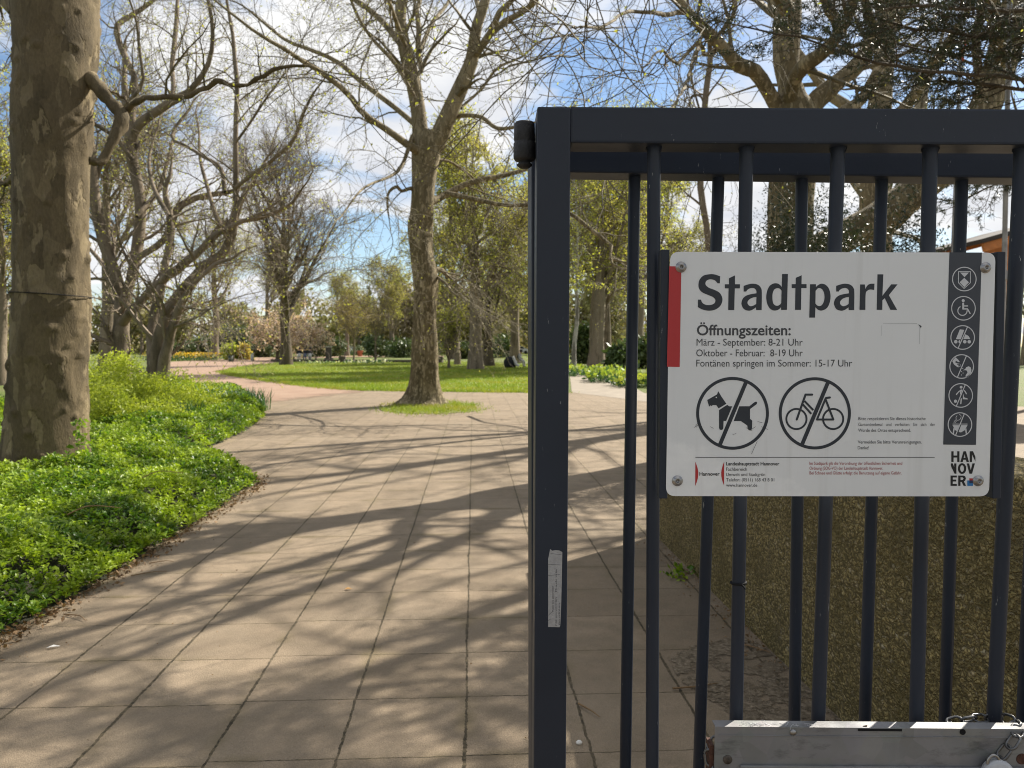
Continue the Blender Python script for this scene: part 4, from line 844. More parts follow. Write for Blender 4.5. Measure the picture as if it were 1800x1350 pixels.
far_wood()

# ================================================================== small things across the lawn
def box(c, s, bev=.01, rz=0.0):
    c = np.array(c, float); d = np.array((math.cos(rz), math.sin(rz), 0)) * s[0] / 2
    return beam(c - d, c + d, s[2], s[1], bev, (-math.sin(rz), math.cos(rz), 0), 1)
MT['stone_dark'] = simple('dark_stone', (.085, .07, .055), .9, .25, 4, .4)
MT['stone_pale'] = simple('pale_stone', (.40, .37, .32), .9, .15, 4, .3)
a, b = G(478, 636), G(778, 638); wl = box(((a + b) / 2) + (0, 0, .13), (np.linalg.norm(b - a), .45, .27), .03, math.atan2(b[1] - a[1], b[0] - a[0]))
lw = mk('low_wall', wl, MT['stone_dark'], origin=(a + b) / 2, smooth=False); tag(lw, 'long low dark stone wall running behind the lawn', 'wall')
for px, lab in ((607, 'dark square stone block on the low wall behind the lawn, left of the tall plane'), (773, 'dark stone block on the end of the low wall, right of the tall plane')):
    t = (px - 478) / 300; c = a + (b - a) * t; tag(mk('stone_block', box(c + (0, 0, .27 + .14), (.62, .5, .27), .02, .05) + box(c + (0, 0, .56), (.5, .42, .035), .01, .05), MT['stone_dark'], origin=c + (0, 0, .27), smooth=False), lab, 'stone block', 'blocks on the low wall')
c = gd(578, 77); r = empty('stone_pillar', c, 'dark stone pillar with a pale flat cap behind the lawn', 'pillar')
mk('shaft', box(c + (0, 0, .15), (.75, .75, .3), .03) + box(c + (0, 0, .82), (.5, .5, 1.1), .03), MT['stone_dark'], r, smooth=False); mk('cap', box(c + (0, 0, 1.42), (.62, .62, .09), .02), MT['stone_pale'], r, smooth=False)
c = gd(804, 62); tag(mk('tree_stump', [(*revolve([(.34, 0), (.28, .15), (.26, .9), (.2, 1.05), (0, 1.08)], 14, c), 0)], MT['bark_grey'], origin=c), 'short tree stump on the lawn left of the seated person', 'stump')
def bin_(px, d, h, w, mat, label):
    c = gd(px, d); r = empty('litter_bin', c, label, 'bin')
    mk('body', [(*revolve([(w * .42, .05), (w * .5, .1), (w * .5, h * .86), (w * .46, h * .86), (w * .46, h * .4), (0, h * .4)], 16, c), 0)], mat, r)
    mk('rim', [(*revolve([(w * .5, h * .84), (w * .56, h * .85), (w * .56, h * .92), (w * .5, h * .92)], 16, c), 0)], mat, r)
    v, q = tubes([resample([c + (w * .56, 0, 0), c + (w * .56, 0, h)], 3)], [np.full(3, .03)], 6); mk('post', [(v, q, 0)], MT['stone_dark'], r)
MT['bin_green'] = simple('bin_green', (.02, .045, .035), .5, .1); MT['bin_pale'] = simple('bin_pale', (.30, .36, .33), .5, .1)
bin_(406, 72, .68, .42, MT['bin_green'], 'dark green litter bin at the edge of the far red path'); bin_(443.5, 78, .85, .3, MT['bin_pale'], 'slim pale green litter bin beyond the dark green one')
def flowers(px, d, w, cols, label, h=.5, n=160, dep=1.0):
    rng = np.random.default_rng(int(px)); c = gd(px, d); r = empty('flower_bed', c, label, 'flower bed', 'flower beds across the park'); m = leafmat('petals', cols, None, .6, .3)
    p = c + np.column_stack([rng.uniform(-w / 2, w / 2, n), rng.uniform(-dep, dep, n), h * (.5 + .6 * rng.random(n))]); v, q = leaves(p, .16, rng, .8)
    p2 = c + np.column_stack([rng.uniform(-w / 2, w / 2, n * 2), rng.uniform(-dep, dep, n * 2), h * .75 * rng.random(n * 2)]); v2, q2 = leaves(p2, .22, rng, .35, -.5)
    mk('blossoms', [(v, q, 0)], m, r, smooth=False); mk('leaves', [(v2, q2, 0)], MT['leaf_strap'], r, smooth=False)
YL = [(.62, .38, .03), (.70, .48, .05), (.55, .28, .03)]
flowers(330, 80, 5.6, YL, 'broad bed of orange and yellow flowers left of the far red path', .75, 900, 2.5)
flowers(283, 82, 2.6, YL, 'yellow flower bed at the foot of the leaning twin trunks', .7, 300, 2)
flowers(560, 120, 2.2, [(.75, .38, .05), (.8, .5, .1), (.7, .3, .05)], 'small bed of orange flowers behind the people at the low wall', .9)
flowers(566, 124, 2.2, [(.75, .55, .45), (.7, .5, .4), (.6, .4, .3)], 'small bed of pale pink flowers next to the orange ones', 1.3)
flowers(592, 122, 2.6, [(.75, .32, .05), (.72, .4, .12), (.6, .28, .06)], 'orange flowers right of the stone pillar', 1.0)
flowers(605, 122, 3.0, [(.55, .6, .75), (.7, .72, .8), (.6, .62, .75)], 'pale blue flowers right of the stone pillar', 1.4)
flowers(630, 126, 5, [(.7, .72, .6), (.55, .65, .35), (.75, .75, .7)], 'pale cream flowers behind the young golden tree', 1.4, 260)
flowers(650, 120, 3.2, [(.5, .65, .25), (.7, .72, .6), (.6, .6, .3)], 'greenish white flowers right of the young golden tree', 1.3)
flowers(1040, 40, 3.0, [(.40, .44, .07), (.30, .38, .05), (.24, .33, .05)], 'yellow-green flower patch along the pale walk behind the gate', .45, 400, 2)
flowers(1078, 33, 2.2, [(.40, .44, .07), (.30, .38, .05), (.24, .33, .05)], 'yellow-green flower patch nearest the sign along the pale walk', .45, 400, 1.5)
flowers(1118, 29, 1.6, [(.35, .42, .06), (.5, .5, .08), (.3, .4, .06)], 'low green and yellow plants left of the sign edge', .4, 300, 1.2)
for px, d, n in ((640, 66, 60), (660, 70, 40), (560, 66, 40)):
    flowers(px, d, 3.5, [(.75, .75, .7), (.7, .7, .6), (.8, .75, .4)], {640: 'scattered white flowers before the low wall, near the young golden tree', 660: 'scattered white flowers close to the tall plane', 560: 'scattered pale flowers before the low wall, near the dark rounded tree'}[px], .22, n, .5)
MT['terracotta'] = simple('terracotta', (.42, .15, .08), .8, .15, 6)
for px, lab in ((633, 'red planter tub behind the young golden tree'), (665, 'red planter tub close to the tall plane')):
    c = gd(px, 112); r = empty('planter', c, lab, 'planter', 'red planter tubs'); mk('pot', [(*revolve([(.3, 0), (.45, .75), (.5, .75), (.5, .85), (.4, .85), (.3, .6), (0, .6)], 14, c), 0)], MT['terracotta'], r)
    v, q = leaves(c + (0, 0, 1.2) + unit(rg, 120) * .45, .22, rg, .6); mk('plant', [(v, q, 0)], MT['leaf_dark'], r, smooth=False)

# ---- people far across the lawn (one skinned body each)
def person(loc, joints, edges, radii, head, mats, label, rz=0.0, hair=True):
    """joints in metres around the seat point; material per body region by height"""
    me = bpy.data.meshes.new('person'); me.from_pydata(joints, edges, []); o = bpy.data.objects.new('person', me); COL.objects.link(o)
    sk = o.modifiers.new('s', 'SKIN'); sub = o.modifiers.new('u', 'SUBSURF'); sub.levels = 1; sub.render_levels = 1
    for i, r in enumerate(radii): me.skin_vertices[0].data[i].radius = (r, r)
    me.skin_vertices[0].data[0].use_root = True
    dg = bpy.context.evaluated_depsgraph_get(); m2 = bpy.data.meshes.new_from_object(o.evaluated_get(dg)); bpy.data.objects.remove(o)
    for m in mats[:3]: m2.materials.append(m)
    for p in m2.polygons:
        c = p.center; p.use_smooth = True; p.material_index = 0 if (Vector(head) - c).length < .2 else (1 if c.z > .06 and c.y > -.12 else 2)
    ob = link('person', m2, None, loc); ob.rotation_euler = (0, 0, rz); tag(ob, label, 'person')
    if hair:
        V, Q = revolve([(0, .125), (.06, .115), (.1, .07), (.112, 0), (.1, -.06), (.085, -.07)], 12, (head[0], head[1] + .015, head[2] + .01)); h = bpy.data.meshes.new('hair'); h.from_pydata(V.tolist(), [], Q.tolist()); h.materials.append(mats[3]); link('hair', h, ob)
    return ob
MT['skin'] = simple('skin', (.45, .27, .19), .6, .05); MT['coat_black'] = simple('black_coat', (.012, .013, .016), .8, .2); MT['trouser_pale'] = simple('pale_trousers', (.48, .46, .42), .8, .1); MT['hair_dark'] = simple('dark_hair', (.02, .014, .01), .5, .2); MT['jeans'] = simple('blue_grey_jeans', (.10, .12, .17), .8, .1); MT['shirt_white'] = simple('white_shirt', (.6, .58, .55), .8, .1)
SJ = [(0, 0, .0), (0, .03, .22), (0, .01, .43), (0, -.01, .54), (0, -.03, .64), (0, -.035, .76), (-.19, 0, .45), (-.24, -.06, .2), (-.2, -.26, .12), (.19, 0, .45), (.24, -.06, .2), (.2, -.26, .12), (-.1, -.4, .02), (-.11, -.42, -.42), (-.11, -.55, -.44), (.1, -.4, .02), (.11, -.42, -.42), (.11, -.55, -.44)]
SE = [(0, 1), (1, 2), (2, 3), (3, 4), (4, 5), (2, 6), (6, 7), (7, 8), (2, 9), (9, 10), (10, 11), (0, 12), (12, 13), (13, 14), (0, 15), (15, 16), (16, 17)]
SR = [.15, .15, .15, .055, .09, .08, .065, .05, .035, .065, .05, .035, .085, .055, .045, .085, .055, .045]
HD = (0, -.035, .70)
c0 = gd(536, 76.3); bn = empty('park_bench', c0, 'small dark bench at the low wall under the magnolia', 'bench')
mk('seat', box(c0 + (0, 0, .43), (2.6, .42, .05), .01), MT['stone_dark'], bn, smooth=False)
for sx in (-1.1, 1.1): mk('leg', box(c0 + (sx, 0, .2), (.08, .38, .4), .01), MT['stone_dark'], bn, smooth=False)
for px, mats, lab in ((527, ('skin', 'coat_black', 'trouser_pale', 'hair_dark'), 'person in a black coat and pale trousers, leftmost of the three sitting under the magnolia'), (537, ('skin', 'coat_black', 'jeans', 'hair_dark'), 'person in a black coat and grey jeans, middle of the three sitting under the magnolia'), (546, ('skin', 'hair_dark', 'trouser_pale', 'hair_dark'), 'person in a dark brown top, rightmost of the three sitting under the magnolia')):
    person(gd(px, 76.3) + np.array((0, 0, .56)), SJ, SE, SR, HD, [MT[k] for k in mats], lab, .1)
c0 = gd(911, 54); bn = empty('garden_bench', c0, 'low dark bench carrying the lone person on the lawn', 'bench')
mk('seat', box(c0 + (0, 0, .36), (.9, .42, .05), .01), MT['stone_dark'], bn, smooth=False)
for sx in (-.35, .35): mk('leg', box(c0 + (sx, 0, .17), (.07, .36, .33), .01), MT['stone_dark'], bn, smooth=False)
LJ = [(x, y - (.28 * max(0, z) if z > .1 else 0), z * (.93 if z > .1 else 1)) for x, y, z in SJ]; LJ = [(x, y, z if i < 12 else (z if z > -.1 else z + .06)) for i, (x, y, z) in enumerate(LJ)]
person(c0 + np.array((0, 0, .5)), LJ, SE, SR, (0, -.23, .66), [MT['skin'], MT['coat_black'], MT['trouser_pale'], MT['hair_dark']], 'lone person in a black coat and pale trousers leaning forward on the lawn seat', 1.2)
bg = gd(896.5, 53.4); r = empty('bag', bg, 'bulging black bag with a white flap standing left of the lone person', 'bag')
V, Q = revolve([(0, 0), (.36, .02), (.45, .2), (.42, .5), (.28, .72), (.1, .8), (0, .8)], 16, (0, 0, 0)); V = V * np.array((1, .7, 1)) + bg + np.array((0, 0, 0)); mk('body', [(V + .02 * np.sin(V[:, [2, 0, 1]] * 9), Q, 0)], MT['coat_black'], r)
v, q = tubes([resample([bg + (.2, -.1, .78), bg + (.34, -.24, .5), bg + (.42, -.3, .28), bg + (.62, -.3, .15)], 10)], [np.full(10, .10)], 8); mk('flap', [(v, q, 0)], MT['shirt_white'], r)

# ---- parked cars and a pale house far behind the trees
MT['glass_dark'] = simple('dark_glass', (.02, .025, .03), .1, .05); MT['tyre'] = simple('tyre', (.015, .015, .015), .8, .05)
def car(px, d, mat, label):
    c = gd(px, d); r = empty('parked_car', c, label, 'car', 'cars parked behind the park')
    pr = [(-2.1, .35), (-2.12, .75), (-1.95, .9), (-1.0, .98), (-.55, 1.42), (.75, 1.45), (1.35, 1.0), (1.95, .86), (2.1, .6), (2.08, .32)]
    def prism(pr, w):
        n = len(pr); V = np.array([(x, -w, z) for x, z in pr] + [(x, w, z) for x, z in pr]) + c; Q = np.array([[i, (i + 1) % n, n + (i + 1) % n, n + i] for i in range(n)])
        T = np.array([[0, i, i + 1] for i in range(1, n - 1)]); return [(V, Q, 0), (V, T, 0), (V, T + n, 0)]
    mk('body', prism(pr, .86), mat, r, smooth=False); mk('window', prism([(-.9, 1.0), (-.5, 1.36), (.7, 1.38), (1.15, 1.02)], .865), MT['glass_dark'], r, smooth=False)
    for x in (-1.35, 1.3):
        for y in (-.8, .8):
            V, Q = revolve([(0, -.1), (.3, -.1), (.33, 0), (.3, .1), (0, .1)], 16, (0, 0, 0)); V = V[:, [0, 2, 1]] + c + (x, y, .33); mk('wheel', [(V, Q, 0)], MT['tyre'], r)
MT['car_white'] = simple('white_paint', (.75, .75, .75), .3, .02); MT['car_silver'] = simple('silver_paint', (.45, .47, .5), .3, .03)
car(890, 150, MT['car_silver'], 'silver car parked far behind the lone person'); car(912, 146, MT['car_white'], 'white car parked far off beside the gate upright'); car(822, 150, MT['car_silver'], 'silver car parked far behind the spring tree')
MT['plaster'] = simple('pale_plaster', (.55, .54, .54), .9, .06, 1); MT['roof'] = simple('grey_roof', (.12, .10, .10), .8, .2, 3)
hc = gd(858, 188); h = empty('house', hc, 'pale house far behind the trees right of the tall plane', 'house')
mk('wall', box(hc + (0, 0, 3.4), (27, 9, 6.8), .02), MT['plaster'], h, smooth=False); mk('roof', box(hc + (0, 0, 7.1), (28, 10, .6), .1) + box(hc + (0, 0, 8.0), (26, 6, 1.3), .4), MT['roof'], h, smooth=False)
for i in range(8):
    for k in range(2):
        w = mk('window', box(hc + (-11.6 + 3.3 * i, -4.5, 1.9 + 2.9 * k), (1.5, .14, 1.6), .02), MT['car_white'], h, smooth=False); mk('pane', box(hc + (-11.6 + 3.3 * i, -4.58, 1.9 + 2.9 * k), (1.3, .06, 1.4), 0), MT['glass_dark'], w, smooth=False)
# ================================================================== gate
def paint_mat(name, base, chip, chips=.675, rough=.42):
    m = Mat(name); n = m.noise(3, 4); f = m.noise(38, 6, .75)
    c = m.mix(m.ramp(n, (.35, 0), (.7, 1)), tuple(x * .82 for x in base), tuple(min(1, x * 1.12) for x in base))
    sc = m.noise(1, 6, .7, m.map((150, 150, 26))); fine = m.noise(210, 2)
    msk = m.math('MULTIPLY', m.ramp(sc, (chips - .015, 0), (chips, 1)), m.ramp(m.noise(7, 3), (.50, 0), (.6, 1)))
    msk = m.math('MAXIMUM', msk, m.math('MULTIPLY', m.ramp(fine, (.77, 0), (.80, 1)), m.ramp(m.noise(9, 3, .5, m.map((1, 1, 1), (3, 3, 3))), (.55, 0), (.62, .8))))
    c = m.mix(msk, c, chip); m.base(c); m.rough(m.ramp(n, (.3, rough - .08), (.7, rough + .12))); m.spec(.35); m.bump(m.math('ADD', m.math('MULTIPLY', m.noise(90, 3), .25), m.math('MULTIPLY', msk, -.6)), .35, .002); return m.m
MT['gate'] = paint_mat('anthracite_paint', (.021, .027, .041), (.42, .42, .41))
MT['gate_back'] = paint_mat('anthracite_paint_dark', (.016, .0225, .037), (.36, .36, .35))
MT['hinge'] = simple('hinge_iron', (.022, .021, .021), .6, .35, 60, .5, 0, .4)
def gx(px, py, yd, slope, x0=1000): return P(px, py, yd + slope * (px - x0) / 800)
def bar(pa, pb, r, K=18):
    v, q = tubes([np.linspace(pa, pb, 3)], [np.full(3, r)], K); return [(v, q, 0)]
def down(a, b, z):
    a, b = np.array(a), np.array(b); t = (a[2] - z) / (a[2] - b[2]); return a + (b - a) * t
FY, FS = 1.40, .02; BY, BS = 1.555, .072
def gate():
    m1, m2 = .024, .078; s1, s2 = (-m1, 1, 0), (-m2, 1, 0)
    # front leaf
    a, b = gx(974, 187, FY, FS), gx(966.5, 1350, FY, FS); w = 58.5 / F * FY
    root = empty('gate_leaf', down(a, b, .05), 'front leaf of the anthracite steel gate carrying the white park sign', 'gate', 'leaves of the folded back gate')
    off = np.array((-m1, 1, 0)) * .036
    mk('upright', beam(a + off, down(a, b, .06) + off, w, .072, .004, s1), MT['gate'], root, smooth=False)
    l, r = gx(1003, 218, FY, FS), gx(2350, 224.5, FY, FS); hgt = 62 / F * FY
    mk('top_rail', beam(l + off + (0, .002, 0), r + off + (0, .002, 0), hgt, .070, .004, s1), MT['gate'], root, smooth=False)
    lo = np.array((0, 0, .12)); l2, r2 = down(a, b, .12) + (w / 2, .002, 0) + off, np.array((r[0], r[1], .12)) + off
    mk('bottom_rail', beam(l2, r2, .06, .068, .004, s1), MT['gate'], root, smooth=False)
    for t, bt, wd in ((1149.5, 1146.5, 23.5), (1312, 1294, 23.5), (1473, 1438, 24), (1635, 1611, 24.5), (1796, 1747, 25), (1957, 1895, 25), (2118, 2048, 25)):
        p0, p1 = gx(t, 270, FY + .034, FS), gx(bt, 1270, FY + .034, FS); top = down(p0, p1, (l[2] + (r[2] - l[2]) * (t - 1003) / 1347) - hgt / 2 + .003)
        r_ = wd / 2 / F * (FY + .034); mk('bar', bar(top, down(p0, p1, .148), r_) + bar(top - (0, 0, .009), top - (0, 0, .004), r_ * 1.10) + bar(top - (0, 0, .0055), top, r_ * 1.2), MT['gate'], root)
    # hinge: two knuckles, washer and pin end
    hc = P(922, 250, FY + .05); pr = [(0, .037), (.0165, .037), (.0192, .034), (.0198, .004), (.0188, .001), (.0188, -.001), (.0205, -.003), (.0205, -.030), (.018, -.0345), (.0108, -.036), (.0108, -.039), (.0142, -.0415), (.0142, -.044), (.0085, -.0485), (0, -.049)]
    pr = [(x, z * .98) for x, z in pr]; V, Q = revolve(pr, 36, hc); hp = [(V, Q, 0)] + beam(hc + (.012, .004, -.014), hc + (.05, .006, -.014), .026, .02, .002)
    V, Q = revolve([(0, 0), (.003, 0), (.003, .001), (0, .001)], 12, (0, 0, 0)); V = V[:, [0, 2, 1]] * (1, -1, 1) + hc + (0, -.0203, -.014)
    h = mk('hinge', hp, MT['hinge'], root); mk('pin_hole', [(V, Q, 0)], MT['black'], h)
    # back leaf, standing slightly askew behind
    a, b = gx(962, 262, BY, BS), gx(962, 1350, BY, BS); w = 56 / F * BY; off = np.array((-m2, 1, 0)) * .036
    rootb = empty('gate_leaf', down(a, b, .05), 'rear leaf of the anthracite steel gate standing behind the front one', 'gate', 'leaves of the folded back gate')
    a2 = a.copy(); a2[2] = gx(1003, 302, BY, BS)[2] + .062
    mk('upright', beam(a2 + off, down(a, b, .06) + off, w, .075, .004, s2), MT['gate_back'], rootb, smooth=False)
    l, r = gx(990, 302, BY, BS), gx(2300, 319, BY, BS); hz = np.array((0, 0, .03)); xx = a[0] + w / 2 - .001
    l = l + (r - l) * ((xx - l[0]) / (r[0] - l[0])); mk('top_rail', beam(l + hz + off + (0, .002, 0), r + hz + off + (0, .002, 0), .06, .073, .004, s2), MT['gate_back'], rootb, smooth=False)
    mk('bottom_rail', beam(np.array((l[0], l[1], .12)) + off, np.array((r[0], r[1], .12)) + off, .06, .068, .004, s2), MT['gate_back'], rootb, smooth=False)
    for t, bt in ((1115, 1100), (1262, 1230), (1409, 1396), (1549, 1519), (1690, 1660), (1838, 1796), (1985, 1935)):
        p0, p1 = gx(t, 340, BY + .04, BS), gx(bt, 1300, BY + .04, BS); k = (p0[0] - l[0]) / (r[0] - l[0]); top = down(p0, p1, l[2] + (r[2] - l[2]) * k + .004)
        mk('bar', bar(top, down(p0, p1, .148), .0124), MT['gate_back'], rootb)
gate()

# torn sticker on the upright
MT['paper'] = simple('sticker_paper', (.36, .355, .355), .6, .12, 120, .3); MT['ink'] = simple('print_ink', (.03, .03, .035), .6, .05); MT['ink_soft'] = simple('print_ink_grey', (.065, .067, .075), .6, .05)
class Flat:
    """flat printed shapes laid on a plane; points are picture points of that plane"""
    def __init__(s, y, slope=0.0): s.y = y; s.sl = slope; s.parts = []
    def w(s, p, lift): return P(p[0], p[1], s.y + s.sl * (p[0] - 1000) / 800 - lift)
    def poly(s, pts, lift=.0004, holes=()):
        loops = [list(pts)] + [list(h) for h in holes]; tri = tessellate_polygon([[Vector((x, -y, 0)) for x, y in l] for l in loops]); allp = [p for l in loops for p in l]
        V = np.array([s.w(p, lift) for p in allp]); T = []
        for t in tri:
            a, b, c = (V[i] for i in t); T.append(t if np.cross(b - a, c - a)[1] < 0 else (t[0], t[2], t[1]))
        s.parts.append((V, np.array(T), 0))
    def disc(s, c, r, lift=.0004, k=28, ry=None):
        a = np.arange(k) * 2 * math.pi / k; s.poly([(c[0] + r * math.cos(t), c[1] + (ry or r) * math.sin(t)) for t in a], lift)
    def ring(s, c, r0, r1, lift=.0004, a0=0.0, a1=360.0, k=64):
        a = np.radians(np.linspace(a0, a1, k)); o = [(c[0] + r1 * math.cos(t), c[1] + r1 * math.sin(t)) for t in a]; i = [(c[0] + r0 * math.cos(t), c[1] + r0 * math.sin(t)) for t in a]
        V = np.array([s.w(p, lift) for p in o + i]); n = len(a); Q = np.array([[j, j + 1, n + j + 1, n + j] for j in range(n - 1)]); 
        e = np.cross(V[Q[0][1]] - V[Q[0][0]], V[Q[0][3]] - V[Q[0][0]])[1]; s.parts.append((V, Q if e < 0 else Q[:, ::-1], 0))
    def stroke(s, pts, w, lift=.0004, cap=True):
        pts = [np.array(p, float) for p in pts]
        for i, (a, b) in enumerate(zip(pts[:-1], pts[1:])):
            d = b - a; n = np.array((-d[1], d[0])) / (np.hypot(*d) + 1e-9) * w / 2; s.poly([a + n, b + n, b - n, a - n], lift + i * 2e-6)
        for i, p in enumerate(pts):
            if cap or 0 < i < len(pts) - 1: s.disc(p, w / 2, lift + 2e-5 + i * 2e-6, 14)
    def text(s, body, x0, x1, base, cap, bold=0.0, lift=.0004):
        c = bpy.data.curves.new('t', 'FONT'); c.body = body; c.size = 1; c.resolution_u = 4; c.offset = bold
        o = bpy.data.objects.new('t', c); COL.objects.link(o); dg = bpy.context.evaluated_depsgraph_get(); me = bpy.data.meshes.new_from_object(o.evaluated_get(dg)); bpy.data.objects.remove(o)
        V = np.array([v.co[:] for v in me.vertices]); T = []
        me.calc_loop_triangles(); T = np.array([t.vertices[:] for t in me.loop_triangles]); bpy.data.meshes.remove(me)
        k = (x1 - x0) / (V[:, 0].max() - V[:, 0].min()); q = [(x0 + (x - V[:, 0].min()) * k, base - y * cap / CAPH) for x, y, _ in V]
        Wv = np.array([s.w(p, lift) for p in q]); e = np.cross(Wv[T[:, 1]] - Wv[T[:, 0]], Wv[T[:, 2]] - Wv[T[:, 0]])[:, 1]; T[e > 0] = T[e > 0][:, ::-1]; s.parts.append((Wv, T, 0))
    def done(s, name, mat, parent): o = mk(name, s.parts, mat, parent, smooth=False); s.parts = []; return o
CAPH = .66
def sm(*pts):
    """closed outline; points flagged with a third value are corners, the rest are rounded"""
    n = len(pts); ks = [i for i, p in enumerate(pts) if len(p) > 2]; out = []
    for a, b in zip(ks, ks[1:] + [ks[0] + n]):
        seg = [pts[i % n][:2] for i in range(a, b + 1)]; out += [tuple(x) for x in resample(np.array(seg, float), 2 if len(seg) == 2 else (len(seg) - 1) * 4 + 1)[:-1]]
    return out
st_root = empty('sticker', P(972, 1040, FY), 'torn white paper sticker with small dark print on the gate upright', 'sticker')
f = Flat(FY - .0006)
f.poly([(960.5, 985), (963.5, 983), (967, 965), (971, 968), (976, 967), (983, 967.5), (988.5, 970.5), (988, 1000), (986.6, 1060), (985, 1099), (983.5, 1102.5), (958, 1102), (955.8, 1100), (957, 1060), (959, 1010)], .0003); f.done('paper', MT['paper'], st_root)
def vline(f, txt, x, y0, y1, cap):
    g = Flat(0); c = bpy.data.curves.new('t', 'FONT'); c.body = txt; c.size = 1; c.resolution_u = 2
    o = bpy.data.objects.new('t', c); COL.objects.link(o); me = bpy.data.meshes.new_from_object(o.evaluated_get(bpy.context.evaluated_depsgraph_get())); bpy.data.objects.remove(o)
    V = np.array([v.co[:] for v in me.vertices]); me.calc_loop_triangles(); T = np.array([t.vertices[:] for t in me.loop_triangles]); bpy.data.meshes.remove(me); k = (y0 - y1) / (V[:, 0].max() - V[:, 0].min())
    Wv = np.array([f.w((x - y * cap / CAPH, y0 - (xx - V[:, 0].min()) * k), .0006) for xx, y, _ in V]); e = np.cross(Wv[T[:, 1]] - Wv[T[:, 0]], Wv[T[:, 2]] - Wv[T[:, 0]])[:, 1]; T[e > 0] = T[e > 0][:, ::-1]; f.parts.append((Wv, T, 0))
vline(f, 'Kask nie powinien', 973, 1075, 1030, 2.8); vline(f, 'nie powinien', 978.5, 1100, 1050, 2.8); vline(f, 'Kask nie', 978.8, 1040, 1000, 2.8); vline(f, 'powinien', 984, 1098, 1060, 2.6); f.done('lettering', MT['ink_soft'], st_root)
g_ = Flat(FY - .0006)
for a, b in (((960, 1085), (970, 1076)), ((959, 1094), (968, 1088)), ((962, 992), (985, 993)), ((961, 1012), (984, 1010)), ((968, 973), (987, 975))): g_.stroke([a, b], .5, .0007, False)
g_.done('crease', MT['ink_soft'], st_root)

# ================================================================== the sign
SY = 1.378
def sign_mat():
    m = Mat('sign_enamel'); n = m.noise(6, 4); sp = m.n('ShaderNodeSeparateXYZ'); m.L(m.co(), sp.inputs[0])
    c = m.ramp(n, (.3, (.74, .75, .75)), (.7, (.78, .785, .785)))
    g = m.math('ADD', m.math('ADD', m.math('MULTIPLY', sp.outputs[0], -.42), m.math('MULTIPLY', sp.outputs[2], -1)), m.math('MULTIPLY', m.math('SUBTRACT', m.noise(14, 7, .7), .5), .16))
    pale_corner = m.math('MULTIPLY', m.ramp(g, (.222, 0), (.245, 1)), m.ramp(m.noise(22, 6, .65), (.35, .35), (.65, .9)))  # paler patch towards the lower left corner
    c = m.mix(pale_corner, c, (.88, .88, .87))
    scr = m.noise(1, 5, .7, m.map((60, 1, 300), rot=(0, .5, 0))); s1 = m.math('MULTIPLY', m.ramp(scr, (.69, 0), (.71, 1)), m.ramp(g, (.21, 0), (.25, .7))); c = m.mix(s1, c, (.36, .36, .36))
    sc2 = m.math('MULTIPLY', m.ramp(m.noise(55, 5, .75), (.68, 0), (.7, 1)), m.ramp(m.noise(5, 2, .5, m.map((1, 1, 1), (2.1, 0, .4))), (.57, 0), (.65, .55))); c = m.mix(sc2, c, (.2, .2, .2))
    run = m.math('MULTIPLY', m.ramp(m.noise(1, 4, .6, m.map((34, 1, 1.6))), (.54, 0), (.72, .22)), m.ramp(m.noise(3, 3), (.4, .3), (.65, 1))); c = m.mix(run, c, (.42, .41, .37))
    m.base(c); m.rough(m.ramp(m.noise(4, 5), (.35, .28), (.65, .42))); m.spec(.5); return m.m
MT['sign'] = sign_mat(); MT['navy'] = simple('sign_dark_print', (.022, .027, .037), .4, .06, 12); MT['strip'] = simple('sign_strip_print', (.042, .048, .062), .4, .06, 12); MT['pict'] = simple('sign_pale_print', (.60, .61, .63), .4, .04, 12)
MT['red_print'] = simple('sign_red_print', (.46, .028, .03), .45, .06, 12); MT['red_thin'] = simple('sign_red_small_print', (.36, .05, .055), .5, .05, 12); MT['blue_print'] = simple('logo_blue', (.02, .18, .45), .4, .05); MT['blue_dark'] = simple('logo_dark_blue', (.012, .03, .10), .4, .05); MT['grey_print'] = simple('sign_grey_print', (.052, .054, .06), .5, .06, 12)
MT['steel'] = simple('screw_steel', (.34, .33, .32), .3, .1, 30, 0, 1.0); MT['black_print'] = simple('sign_black_print', (.008, .008, .009), .4, .05)
def rrect(c, r, k=8):
    out = []
    for i, (p, q, s_) in enumerate(zip(c, c[1:] + c[:1], c[-1:] + c[:-1])):
        p, q, s_ = np.array(p, float), np.array(q, float), np.array(s_, float); a = p + (s_ - p) / np.linalg.norm(s_ - p) * r; b = p + (q - p) / np.linalg.norm(q - p) * r
        for t in np.linspace(0, 1, k): out.append(tuple(a * (1 - t) ** 2 + p * 2 * t * (1 - t) + b * t * t))
    return out
